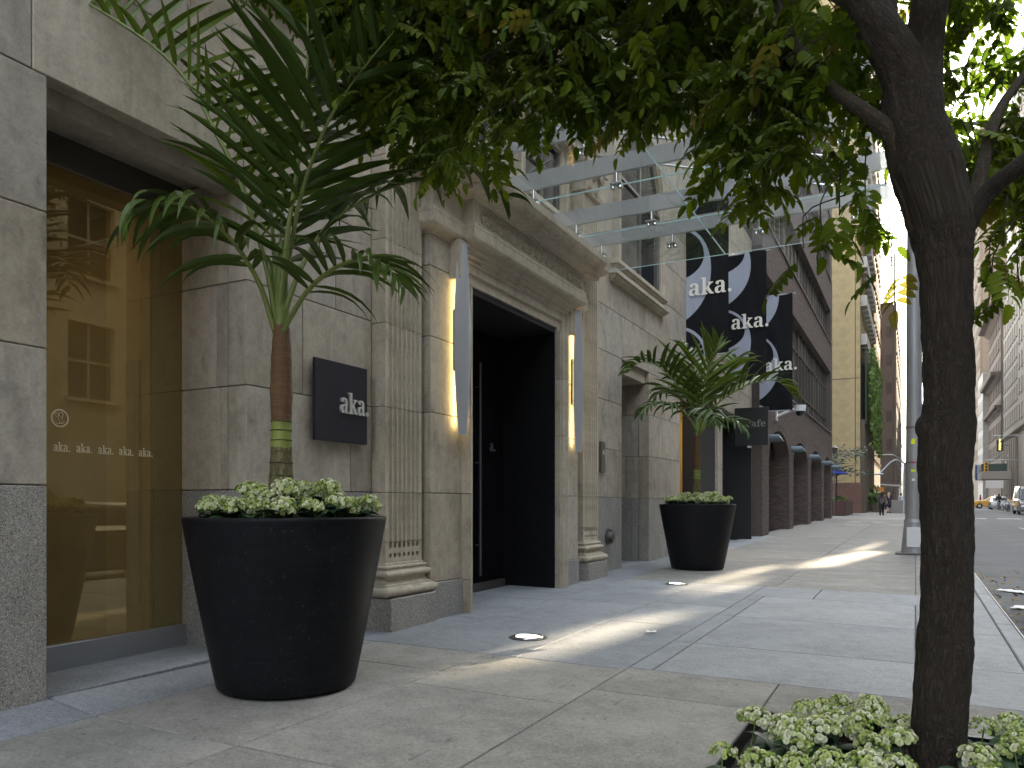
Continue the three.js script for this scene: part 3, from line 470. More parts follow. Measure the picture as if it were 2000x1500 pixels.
// ------------------------------------------------------------------ signs on the hotel wall
const IVORY = M(C(0.72, 0.69, 0.60), 0.55), LETTER = M(C(0.74, 0.73, 0.68), 0.3, { metalness: 0.6 });
const plaque = thing('wall_sign', 'square black sign with raised letters aka. on the limestone wall', 'sign', [5.915, 2.385, ZW]);
mesh('board', cb(-0.385, 0.385, -0.385, 0.385, 0.035, 0.07, 0.004), mt(C(0.012, 0.011, 0.022), texSpot, 0.45, null, 0), plaque);
mesh('stand_off', [bx(-0.3, -0.26, -0.3, 0.3, 0.001, 0.035), bx(0.26, 0.3, -0.3, 0.3, 0.001, 0.035)], BLACKMATT, plaque);
mesh('lettering', T(text('aka.', 0.175, 0.022).scale(0.86, 1.12, 1), -0.055, -0.10, 0.071), LETTER, plaque);
const small = thing('door_plaque', 'narrow dark bronze plaque fixed beside the right pilaster', 'plaque', [13.08, 2.24, ZW]);
mesh('plate', cb(-0.1, 0.1, -0.28, 0.28, 0.004, 0.05, 0.006), BRONZE, small); mesh('lettering', T(text('a.', 0.09, 0.004), -0.05, 0.05, 0.051), LETTER, small);
const pipe = thing('wall_hydrant_cap', 'round metal pipe cap low on the granite wall base', 'pipe cap', [13.42, 0.80, ZW]);
mesh('flange', T(cyl(0.15, 0.15, 0.03, 28).rotateX(Math.PI / 2), 0, 0, 0.018), BRONZE, pipe); mesh('cap', T(cyl(0.095, 0.085, 0.08, 24).rotateX(Math.PI / 2), 0, 0, 0.075), BRONZE, pipe); mesh('lug', [bx(-0.02, 0.02, 0.08, 0.12, 0.06, 0.1), bx(-0.02, 0.02, -0.12, -0.08, 0.06, 0.1)], BRONZE, pipe);
const csign = thing('cafe_sign', 'black box sign reading a.cafe projecting over the cafe door', 'sign', [24.6, 3.75, 0.29]);
mesh('box', cb(-0.07, 0.07, -0.55, 0.62, 0.02, 1.02, 0.008), BLACKMATT, csign);
mesh('lettering', text('a.cafe', 0.2, 0.006).rotateY(-Math.PI / 2).translate(-0.071, 0.02, 0.12), M(C(0.20, 0.20, 0.18), 0.5), csign);
mesh('bracket', bx(-0.03, 0.03, -0.1, 0.1, 0.0, 0.02), BLACKMATT, csign);
for (const [u, v, l] of [[1228, 688, 'small dark dome lamp on the wall above the window recess']]) {
  const d = thing('dome_lamp', l, 'lamp', [17.05, 4.55, ZW]); mesh('base', T(cyl(0.07, 0.07, 0.05, 16).rotateX(Math.PI / 2), 0, 0, 0.026), BRONZE, d); mesh('dome', T(new THREE.SphereGeometry(0.1, 16, 12), 0, 0, 0.11), M(C(0.12, 0.12, 0.12), 0.3), d);
}

// ------------------------------------------------------------------ banners
function bannerMap(shift) {
  const w = 512, h = 1536, c = document.createElement('canvas'); c.width = w; c.height = h; const x = c.getContext('2d');
  x.fillStyle = '#18181b'; x.fillRect(0, 0, w, h); x.fillStyle = '#9aa0ac';
  for (let y = -900 + shift; y < h + 400; y += 920) {               // cut-off strokes of a giant numeral, one above the other
    x.save(); x.scale(1.22, 1); x.beginPath(); x.moveTo(0, y + 80); x.bezierCurveTo(130, y + 120, 250, y + 270, 250, y + 480); x.bezierCurveTo(250, y + 700, 140, y + 850, 0, y + 930); x.lineTo(0, y + 540); x.bezierCurveTo(110, y + 500, 180, y + 430, 180, y + 350); x.bezierCurveTo(175, y + 230, 100, y + 150, 0, y + 110); x.closePath(); x.fill(); x.restore();
  }
  const id = x.getImageData(0, 0, w, h), d = id.data; for (let i = 0; i < w * h; i++) { const k = (fbm((i % w) / w, Math.floor(i / w) / h, 6, 3, 141) - 0.5) * 14 + (hsh(i % w, Math.floor(i / w), 5) - 0.5) * 6; for (let q = 0; q < 3; q++) d[i * 4 + q] = Math.max(0, Math.min(255, d[i * 4 + q] + k)); } x.putImageData(id, 0, 0);
  const t = new THREE.CanvasTexture(c); t.colorSpace = THREE.SRGBColorSpace; return t;
}
function banner(x, z0, z1, y0, y1, shift, ty, tz, label) {
  const b = thing('banner', label, 'banner', [x, y0, z0], 0, 'hotel banners on poles'), w = z1 - z0, h = y1 - y0;
  const n = 10, m = 24, g = new THREE.PlaneGeometry(w, h, n, m); const p = g.attributes.position;
  for (let i = 0; i < p.count; i++) p.setZ(i, 0.018 * Math.sin(p.getX(i) * 5 + x) * Math.cos(p.getY(i) * 1.3) + 0.01 * Math.sin(p.getY(i) * 4 + p.getX(i) * 3));
  const back = g.clone(); const cloth = merge([g, T(back, 0, 0, -0.006)]); cloth.computeVertexNormals();
  cloth.rotateY(-Math.PI / 2).translate(0, h / 2, w / 2);
  mesh('cloth', cloth, P(C(1, 1, 1), 0.85, { map: bannerMap(shift), specularIntensity: 0.3 }), b);
  mesh('lettering', text('aka.', 0.36, 0.006).scale(1.0, 1.08, 1).rotateY(-Math.PI / 2).translate(-0.03, ty - y0, tz - z0), IVORY, b);
  for (const y of [0.02, h - 0.02]) mesh('pole', bar(V(0.012, y, -0.2), V(0.012, y, w + 0.1), 0.022), STEELMATT, b);
  for (const y of [0.02, h - 0.02]) mesh('wall_bracket', T(new THREE.BoxGeometry(0.08, 0.3, 0.05), 0.012, y - 0.05, ZW - z0 + 0.028), STEELMATT, b);
}
banner(18.6, 0.36, 1.38, 4.95, 9.0, 240, 6.42, 0.42, 'tallest grey and black banner nearest the glass canopy');
banner(22.5, 0.55, 1.6, 4.85, 8.52, 560, 6.37, 0.62, 'middle grey and black banner between the two others');
banner(26.5, 0.72, 1.76, 4.43, 8.26, 420, 5.76, 0.86, 'grey and black banner hanging beside the brown brick building');

// ------------------------------------------------------------------ lights let into the pavement
function groundLight(x, z, label) {
  const y = G(x, z), l = thing('ground_light', label, 'ground light', [x, y, z], 0, 'round lights let into the paving');
  mesh('trim_ring', T(new THREE.TorusGeometry(0.135, 0.014, 8, 40).rotateX(Math.PI / 2), 0, 0.006, 0), STEEL, l); mesh('collar', T(new THREE.RingGeometry(0.148, 0.19, 40).rotateX(-Math.PI / 2), 0, 0.005, 0), BRONZE, l);
  mesh('lens', T(new THREE.CircleGeometry(0.125, 36).rotateX(-Math.PI / 2), 0, 0.008, 0), M(C(1, 0.95, 0.85), 0.3, { emissive: C(1, 0.88, 0.66), emissiveIntensity: 2.2 }), l);
  const p = new THREE.SpotLight(C(1, 0.86, 0.62), 1.6, 0, 0.5, 0.6); p.position.set(x, y + 0.03, z); p.target.position.set(x, y + 3, z - 0.1); p.castShadow = true; p.shadow.radius = 4; scene.add(p, p.target);
}
groundLight(6.8, 1.93, 'lit round ground light in dark paving before the doorway');
groundLight(12.02, 1.95, 'lit round ground light in paving near the farther planter');

// ------------------------------------------------------------------ big black pots
const POT = P(C(0.030, 0.031, 0.037), 0.5, { map: texBrush, bumpMap: texBrush, bumpScale: 0.001, specularIntensity: 0.25 });
const SOIL = mt(C(0.035, 0.022, 0.014), texAsphalt, 1, bumpBark, 0.02);
function pot(x, z, turn, label) {
  const p = thing('planter', label, 'planter', [x, G(x, z), z], turn, 'large black planters outside the hotel'), R0 = 0.49, R1 = 0.715, H1 = 1.235, pr = [[0, 0.005], [R0 - 0.03, 0.005], [R0, 0.03]];
  for (let i = 1; i <= 14; i++) { const t = i / 14; pr.push([lerp(R0, R1, Math.pow(t, 0.94)) , 0.03 + t * (H1 - 0.06)]); }
  pr.push([R1 + 0.004, H1 - 0.02], [R1, H1 - 0.004], [R1 - 0.01, H1], [R1 - 0.05, H1], [R1 - 0.06, H1 - 0.01], [R1 - 0.075, H1 - 0.12], [0, H1 - 0.12]);
  const g = new THREE.LatheGeometry(pr.map(q => new THREE.Vector2(...q)), 72); const q = g.attributes.position; const uv = g.attributes.uv; for (let i = 0; i < uv.count; i++) { uv.setXY(i, uv.getX(i) * 4, q.getY(i) / 1.0); }
  mesh('pot', g, POT, p);
  mesh('soil', T(cyl(0.63, 0.63, 0.05, 40), 0, H1 - 0.095, 0), SOIL, p);
  return p;
}
const POTS = [[4.26, 1.22], [14.75, 1.60]];
pot(...POTS[0], 0.3, 'large tapered black planter beside the lit show window'); pot(...POTS[1], 1.7, 'large tapered black planter beyond the doorway, below the banners');

// ------------------------------------------------------------------ palms
const FROND = [[0.060, 0.096, 0.012], [0.080, 0.120, 0.010], [0.046, 0.080, 0.011]].map(c => P(C(...c), 0.36, { transmission: 0.2, thickness: 0, ior: 1.4, specularIntensity: 0.5 }));
const STALK = M(C(0.16, 0.20, 0.05), 0.5), CROWNSHAFT = mt(C(0.17, 0.22, 0.05), texSpot, 0.55, null, 0);
const SHEATH = mt(C(0.17, 0.095, 0.045), texWood, 0.75, bumpBark, 0.003), RING = mt(C(0.25, 0.30, 0.06), texSpot, 0.6, null, 0), OLDTRUNK = mt(C(0.20, 0.18, 0.09), texBark, 0.85, bumpBark, 0.004);
// a feather frond: the stalk runs through pts; leaflets of length len fold, hang and turn with the given droop
function frond(pts, len, n0, droop, width, lift, m, parent, bare = 0.22, sides = [-1, 1], fwd = 1) {
  const curve = new THREE.CatmullRomCurve3(pts), n = Math.round(n0 * 0.58);
  const f = new THREE.Group(); f.name = 'frond'; parent.add(f);
  mesh('stalk', limb(pts.map((p, i) => [p, lerp(0.021, 0.004, i / (pts.length - 1))]), 24, 7), STALK, f);
  const pos = [], tan = V(), up = V(), side = V(), seg = 6;
  for (let i = 0; i < n; i++) for (const s of sides) {
    const t = bare + (1 - bare) * (i + 0.5 * (s > 0 ? 1 : 0) + rr(-0.15, 0.15)) / n; if (t > 0.999) continue;
    const c = curve.getPointAt(Math.max(0, t)); tan.copy(curve.getTangentAt(Math.max(0, t)));
    side.crossVectors(tan, V(0, 1, 0)).normalize(); if (side.lengthSq() < 0.1) side.set(1, 0, 0); up.crossVectors(side, tan).normalize();
    const q = (t - bare) / (1 - bare), l = 1.3 * len * (0.55 + 0.45 * Math.sin(Math.PI * Math.min(1, q * 0.85 + 0.22))) * (1 - 0.45 * Math.pow(q, 3)) * rr(0.85, 1.25), fw = fwd * lerp(0.45, 1.25, q) + rr(-0.18, 0.18), w = width * 1.75 * (0.75 + 0.25 * Math.sin(Math.PI * q)) * rr(0.85, 1.1);
    const dir = side.clone().multiplyScalar(s).addScaledVector(tan, fw).addScaledVector(up, lift + rr(-0.32, 0.32)).normalize(), dr = droop * rr(0.3, 1.9) + rr(0, 0.12);
    const nrm = V().crossVectors(dir, tan).normalize(); if (nrm.y < 0) nrm.negate(); nrm.applyAxisAngle(dir, rr(-0.7, 0.7)); const acr = V().crossVectors(nrm, dir).normalize();
    const spine = [], d2 = dir.clone(); let p = c.clone();
    for (let k = 0; k <= seg; k++) { spine.push(p.clone()); p = p.clone().addScaledVector(d2, l / seg); d2.y -= dr * (k + 1) / seg * 0.55; d2.normalize(); }
    const wid = k => w * [0.35, 0.9, 1, 0.92, 0.72, 0.42, 0.0][k], fold = 0.28;
    const row = spine.map((v, k) => [v.clone().addScaledVector(acr, -wid(k) / 2).addScaledVector(nrm, wid(k) * fold), v, v.clone().addScaledVector(acr, wid(k) / 2).addScaledVector(nrm, wid(k) * fold)]);
    for (let k = 0; k < seg; k++) for (const h of [0, 1]) { const [a, b, cc, d] = [row[k][h], row[k][h + 1], row[k + 1][h], row[k + 1][h + 1]]; pos.push(...a.toArray(), ...b.toArray(), ...cc.toArray(), ...b.toArray(), ...d.toArray(), ...cc.toArray()); }
  }
  const g = new THREE.BufferGeometry(); g.setAttribute('position', new THREE.Float32BufferAttribute(pos, 3)); g.computeVertexNormals();
  mesh('leaflets', g, m, f, 'stuff');
  return f;
}
function palmTrunk(parent, x, y, z, s, lean) {
  const pt = (t, o = 0) => V(x + lean * t, y + t, z + o);
  mesh('trunk', limb([[pt(0), 0.098 * s], [pt(0.12), 0.086 * s], [pt(0.28 * s), 0.076 * s], [pt(0.37 * s), 0.074 * s]], 14, 18, 0.015), OLDTRUNK, parent);
  mesh('trunk_band', limb([[pt(0.36 * s), 0.074 * s], [pt(0.46 * s), 0.072 * s], [pt(0.56 * s), 0.071 * s]], 12, 18, 0.008), RING, parent);
  for (const t of [0.17, 0.26, 0.34, 0.42, 0.49, 0.555]) mesh('trunk_ring', T(new THREE.TorusGeometry((t < 0.3 ? 0.081 : 0.0725) * s, 0.0045, 6, 24).rotateX(Math.PI / 2), x + lean * t * s, y + t * s, z), OLDTRUNK, parent);
  mesh('sheath', limb([[pt(0.55 * s), 0.070 * s], [pt(0.75 * s), 0.078 * s], [pt(1.0 * s), 0.072 * s], [pt(1.2 * s), 0.058 * s], [pt(1.33 * s), 0.034 * s]], 22, 20, 0.05), SHEATH, parent);
  mesh('crown_shaft', limb([[pt(1.1 * s), 0.05 * s], [pt(1.4 * s), 0.052 * s], [pt(1.65 * s), 0.042 * s], [pt(1.85 * s), 0.02 * s]], 16, 16, 0.02), CROWNSHAFT, parent);
}
{
  const base = at(549, 975, 5.52), p = thing('palm_tree', 'tall feather palm with brown sheath growing in the planter by the show window', 'palm', [0, 0, 0], 0, 'palms in black planters');
  const D = 5.52, A = (...l) => l.map(([u, v, d = D]) => at(u, v, d));
  palmTrunk(p, base.x, base.y, base.z, 1.0, 0.004);
  const o = [541, 640];
  frond(A(o, [520, 520, 5.5], [462, 337, 5.45], [425, 265, 5.42], [375, 170, 5.4], [312, 100, 5.35], [175, 8, 5.3], [60, -50, 5.25]), 0.80, 44, 0.06, 0.040, 1.9, FROND[1], p, 0.2, [1], 0.35);
  frond(A(o, [520, 520, 5.51], [463, 340, 5.46], [425, 268, 5.43], [375, 173, 5.41], [312, 103, 5.36], [180, 12, 5.31]), 0.42, 26, 0.3, 0.032, 1.2, FROND[1], p, 0.25, [-1], 1.6);
  frond(A(o, [565, 500, 5.5], [590, 375, 5.3], [640, 240, 5.05], [690, 160, 4.9], [770, 60, 4.7]), 0.72, 30, 0.18, 0.046, 0.25, FROND[2], p, 0.22);
  frond(A([538, 650], [500, 540, 5.4], [425, 440, 5.15], [350, 398, 5.0], [285, 402, 4.9], [235, 440, 4.8]), 0.50, 26, 1.0, 0.040, -0.1, FROND[0], p, 0.3);
  frond(A([545, 660], [600, 570, 5.3], [660, 520, 5.1], [715, 505, 5.0], [760, 525, 4.9], [790, 570, 4.85]), 0.42, 24, 0.55, 0.034, 0.1, FROND[0], p, 0.3);
  frond(A([545, 645], [590, 520, 5.5], [650, 430, 5.6], [740, 375, 5.8], [830, 330, 6.0], [930, 330, 6.2], [1000, 390, 6.3]), 0.62, 30, 0.55, 0.042, 0.1, FROND[2], p, 0.25);
  frond(A(o, [535, 480, 5.6], [520, 330, 5.75], [500, 210, 5.9], [470, 110, 6.0]), 0.6, 26, 0.25, 0.042, 0.2, FROND[1], p, 0.25);
  frond(A([543, 640], [560, 470, 5.4], [585, 300, 5.3], [600, 150, 5.25], [600, 20, 5.2], [585, -80, 5.2]), 0.6, 30, 0.12, 0.040, 0.3, FROND[2], p, 0.3);
  mesh('spear_leaf', limb([[at(543, 600, D), 0.014], [at(548, 470, D), 0.011], [at(556, 330, D), 0.003]], 12, 7), STALK, p);
}
{
  const D = 15.05, base = at(1361, 972, D), p = thing('palm_tree', 'feather palm with arching fronds growing in the planter below the banners', 'palm', [0, 0, 0], 0, 'palms in black planters');
  const A = (...l) => l.map(([u, v, d = D]) => at(u, v, d));
  palmTrunk(p, base.x, base.y, base.z, 0.98, 0.004);
  const o = [1365, 850];
  frond(A(o, [1355, 800], [1325, 755, 14.9], [1285, 715, 14.7], [1250, 708, 14.5], [1222, 730, 14.4]), 0.55, 26, 0.5, 0.060, 0.7, FROND[0], p, 0.25);
  frond(A(o, [1345, 815, 14.9], [1325, 795, 14.7], [1290, 785, 14.5], [1262, 795, 14.3], [1245, 815, 14.2]), 0.42, 20, 1.1, 0.045, 0.0, FROND[2], p, 0.3);
  frond(A(o, [1372, 790, 15.0], [1378, 740, 14.9], [1392, 700, 14.8], [1405, 665, 14.7]), 0.85, 30, 0.12, 0.060, 0.25, FROND[1], p, 0.25);
  frond(A(o, [1400, 790, 15.0], [1440, 762, 14.9], [1480, 745, 14.8], [1520, 745, 14.7], [1552, 775, 14.6]), 0.6, 30, 0.35, 0.050, 0.45, FROND[1], p, 0.25);
  frond(A(o, [1392, 822, 14.7], [1415, 818, 14.5], [1440, 822, 14.3], [1460, 845, 14.2]), 0.4, 20, 0.9, 0.042, 0.0, FROND[2], p, 0.3);
  frond(A(o, [1368, 780, 15.3], [1360, 730, 15.6], [1345, 690, 15.8], [1330, 670, 16]), 0.6, 24, 0.4, 0.05, 0.15, FROND[0], p, 0.25);
  frond(A(o, [1385, 790, 15.3], [1412, 740, 15.6], [1440, 700, 15.9], [1460, 690, 16.1]), 0.6, 24, 0.45, 0.05, 0.2, FROND[1], p, 0.25);
  frond(A(o, [1372, 820, 14.7], [1382, 800, 14.3], [1392, 805, 14.0], [1398, 830, 13.8]), 0.45, 20, 0.9, 0.045, 0.0, FROND[2], p, 0.3);
  frond(A(o, [1350, 800, 15.2], [1320, 770, 15.5], [1295, 760, 15.8], [1275, 780, 16]), 0.5, 20, 0.7, 0.05, 0.1, FROND[0], p, 0.3);
}

// ------------------------------------------------------------------ kalanchoes: thick leaves and heads of small double flowers
const PETAL = [[0.58, 0.62, 0.33], [0.66, 0.67, 0.47], [0.44, 0.51, 0.17]].map(c => M(C(...c), 0.75)), BUD = M(C(0.26, 0.36, 0.07), 0.7);
const KLEAF = [[0.022, 0.055, 0.026], [0.032, 0.07, 0.028]].map(c => P(C(...c), 0.46, { specularIntensity: 0.5 })), FSTEM = M(C(0.12, 0.2, 0.05), 0.7);
function rosette(r, open) {                                        // one small rose: three rings of curled petals
  const pos = [];
  for (const [n, rad, h, w, tilt] of [[8, 1, 0.05, 0.72, open], [7, 0.78, 0.22, 0.62, open + 0.3], [5, 0.46, 0.42, 0.5, open + 0.5]]) for (let i = 0; i < n; i++) {
    const a = (i + rad * 3) / n * 2 * Math.PI, c = Math.cos(a), s = Math.sin(a), P3 = (o, y, t) => [(c * o - s * t) * r, y * r, (s * o + c * t) * r], up = Math.tan(Math.min(1.2, tilt));
    const b = P3(rad * 0.15, h * 0.6, 0), l = P3(rad * 0.6, h + 0.35 * up * rad, -w / 2), k = P3(rad * 0.6, h + 0.35 * up * rad, w / 2), t1 = P3(rad, h + 0.5 * up * rad * 0.9, -w * 0.3), t2 = P3(rad, h + 0.5 * up * rad * 0.9, w * 0.3);
    pos.push(...b, ...k, ...l, ...l, ...k, ...t1, ...k, ...t2, ...t1);
  }
  const g = new THREE.BufferGeometry(); g.setAttribute('position', new THREE.Float32BufferAttribute(pos, 3)); g.computeVertexNormals(); g.setAttribute('uv', new THREE.Float32BufferAttribute(new Float32Array(pos.length / 3 * 2), 2)); return g;
}
function head(R, n) {                                              // a domed head: [petal sets..., buds]
  const sets = [[], [], [], []];
  for (let i = 0; i < n; i++) {
    const t = (i + 0.5) / n, ph = i * 2.39996 + rr(-0.2, 0.2), th = Math.acos(1 - t * 1.15), rad = R * rr(0.86, 1.06), d = V(Math.sin(th) * Math.cos(ph), Math.cos(th) * 0.85, Math.sin(th) * Math.sin(ph));
    const isBud = rnd() < 0.34, g = isBud ? new THREE.IcosahedronGeometry(R * 0.12, 1).scale(1, 1.25, 1) : rosette(R * rr(0.19, 0.25), rr(0.5, 0.95));
    g.applyQuaternion(new THREE.Quaternion().setFromUnitVectors(V(0, 1, 0), V(d.x + rr(-0.25, 0.25), d.y + 0.25, d.z + rr(-0.25, 0.25)).normalize())).translate(d.x * rad, d.y * rad, d.z * rad);
    sets[isBud ? 3 : Math.floor(rnd() * 3)].push(g);
  }
  return sets.map(s => s.length ? merge(s) : null);
}
const HEADS = [head(0.088, 58), head(0.075, 46), head(0.094, 64), head(0.066, 38)];
function kleafGeo(l, w) { const n = 7, pos = [], idx = []; for (let i = 0; i <= n; i++) { const t = i / n, hw = w / 2 * Math.pow(Math.sin(Math.PI * Math.min(1, 0.08 + t * 0.93)), 0.7) * (1 + 0.07 * (i % 2)); for (const q of [-1, -0.5, 0, 0.5, 1]) pos.push(q * hw, 0.10 * l * Math.sin(t * 2.4) - 0.18 * l * t * t + Math.abs(q) * hw * 0.22, t * l); } for (let i = 0; i < n; i++) for (let j = 0; j < 4; j++) { const a = i * 5 + j, b = a + 5; idx.push(a, b, a + 1, a + 1, b, b + 1); } const g = new THREE.BufferGeometry(); g.setAttribute('position', new THREE.Float32BufferAttribute(pos, 3)); g.setIndex(idx); g.computeVertexNormals(); return g; }
const KL = [kleafGeo(0.15, 0.105), kleafGeo(0.12, 0.09)];
function kalanchoe(x, y, z, heads, leaves, label, group, tall = 0.14, big = 1) {
  const k = thing('kalanchoe_plant', label, 'flowers', [x, y, z], rr(0, 6.28), group);
  for (let i = 0; i < leaves; i++) { const l = mesh('leaf', pick(KL), pick(KLEAF), k); const a = i * 2.4 + rr(-0.3, 0.3); l.position.set(Math.sin(a) * 0.02, rr(0.02, tall * 0.65), Math.cos(a) * 0.02); l.rotation.set(-rr(0.05, 0.6), a, rr(-0.3, 0.3), 'YXZ'); l.scale.setScalar(rr(0.85, 1.25)); }
  for (let i = 0; i < heads; i++) {
    const a = i / heads * 6.28 + rr(-0.4, 0.4), r = heads > 1 ? rr(0.05, 0.1) : 0.01, hy = tall * rr(0.85, 1.2), hs = pick(HEADS), hg = new THREE.Group(); hg.name = 'flower_head'; k.add(hg);
    hg.position.set(r * Math.cos(a), hy, r * Math.sin(a)); hg.scale.setScalar(big); hg.rotation.set(rr(-0.35, 0.35), rr(0, 6), rr(-0.35, 0.35));
    mesh('flower_stem', bar(V(0, -hy * 0.95, 0), V(0, 0.02, 0), 0.005, 0.004, 5), FSTEM, hg);
    hs.forEach((g, q) => g && mesh(q < 3 ? 'petals' : 'buds', g, q < 3 ? PETAL[q] : BUD, hg, 'stuff'));
  }
}
POTS.forEach(([x, z], k) => {
  const y = G(x, z) + 1.165, lab = k ? 'cream kalanchoe in bloom around the palm in the planter below the banners' : 'cream kalanchoe in bloom around the palm in the planter by the show window', grp = k ? 'kalanchoes in the planter below the banners' : 'kalanchoes in the planter by the show window';
  for (let i = 0; i < 15; i++) { const a = i / 15 * 6.283 + rr(-0.12, 0.12), r = rr(0.46, 0.55); kalanchoe(x + r * Math.cos(a), y, z + r * Math.sin(a), 2, 10, lab, grp, 0.14, 0.85); }
  for (let i = 0; i < 8; i++) { const a = i / 8 * 6.283 + rr(-0.2, 0.2), r = rr(0.22, 0.32); kalanchoe(x + r * Math.cos(a), y, z + r * Math.sin(a), 2, 8, lab, grp, 0.22, 0.9); }
});

// ------------------------------------------------------------------ the street tree in its planted pit
const TX = 4.10, TZ = 5.38, TY = G(TX, TZ);
{
  const b = thing('tree_pit_edging', 'low black steel edging around the flower bed at the tree foot', 'edging', [0, 0, 0]), x0 = 1.2, x1 = 4.64, z0 = 4.48, z1 = 6.02, h = 0.2, e = 0.014;
  const E1 = M(C(0.018, 0.019, 0.022), 0.4, { metalness: 0.3 });
  for (const a of [[x1 - e, x1, z0, z1], [x0, x0 + e, z0, z1], [x0 + e, x1 - e, z0, z0 + e], [x0 + e, x1 - e, z1 - e, z1]]) mesh('edging_strip', cb(a[0], a[1], 0.02, h, a[2], a[3], 0.003), E1, b);
  const g = new THREE.PlaneGeometry(x1 - x0 - 0.03, z1 - z0 - 0.03, 90, 45).rotateX(-Math.PI / 2); const p = g.attributes.position; for (let i = 0; i < p.count; i++) p.setY(i, 0.035 * fbm(p.getX(i) / 4 + 0.5, p.getZ(i) / 4 + 0.5, 30, 3, 151)); g.computeVertexNormals();
  mesh('soil', uvm(T(g, (x0 + x1) / 2, 0.09, (z0 + z1) / 2).toNonIndexed(), 1), SOIL, b);
  const chips = []; for (let i = 0; i < 420; i++) { const c = new THREE.BoxGeometry(rr(0.015, 0.05), 0.006, rr(0.008, 0.016)); c.rotateX(rr(-0.5, 0.5)); c.rotateY(rr(0, 6)); c.rotateZ(rr(-0.5, 0.5)); chips.push(T(c, rr(x0 + 0.05, x1 - 0.05), 0.122, rr(z0 + 0.05, z1 - 0.05))); }
  mesh('bark_mulch', merge(chips), mt(C(0.06, 0.036, 0.022), texBark, 0.95, null, 0), b, 'stuff');
  const spots = [[1512, 1412], [1585, 1392], [1640, 1380], [1625, 1420], [1575, 1440], [1700, 1395], [1735, 1410], [1722, 1440], [1440, 1472], [1505, 1480], [1620, 1480], [1705, 1455], [1780, 1440], [1925, 1425], [1965, 1405], [1990, 1440], [1915, 1475], [1960, 1480], [1755, 1490], [1560, 1495], [1675, 1500]];
  for (const [u, v] of spots) { const r = at(u, v, 1).sub(EYE), t = (0.32 - EYE.y) / r.y, q = EYE.clone().addScaledVector(r, t); if (q.x > 4.5) q.x = 4.5; if (q.z < 4.62) q.z = 4.62; if (q.z > 5.95) q.z = 5.95; if (Math.hypot(q.x - TX, q.z - TZ) < 0.19) continue; kalanchoe(q.x, 0.11, q.z, rnd() < 0.4 ? 2 : 1, 11, 'cream kalanchoe in bloom in the steel-edged bed at the tree foot', 'kalanchoes at the tree foot', 0.2, 0.86); }
  for (let i = 0; i < 16; i++) { const q = V(rr(1.4, 3.2), 0, rr(4.6, 5.9)); kalanchoe(q.x, 0.11, q.z, 2, 5, 'cream kalanchoe in bloom in the steel-edged bed at the tree foot', 'kalanchoes at the tree foot', 0.22); }
}
const tree = thing('street_tree', 'street tree with rough dark trunk and drooping toothed compound leaves', 'tree', [0, 0, 0]);
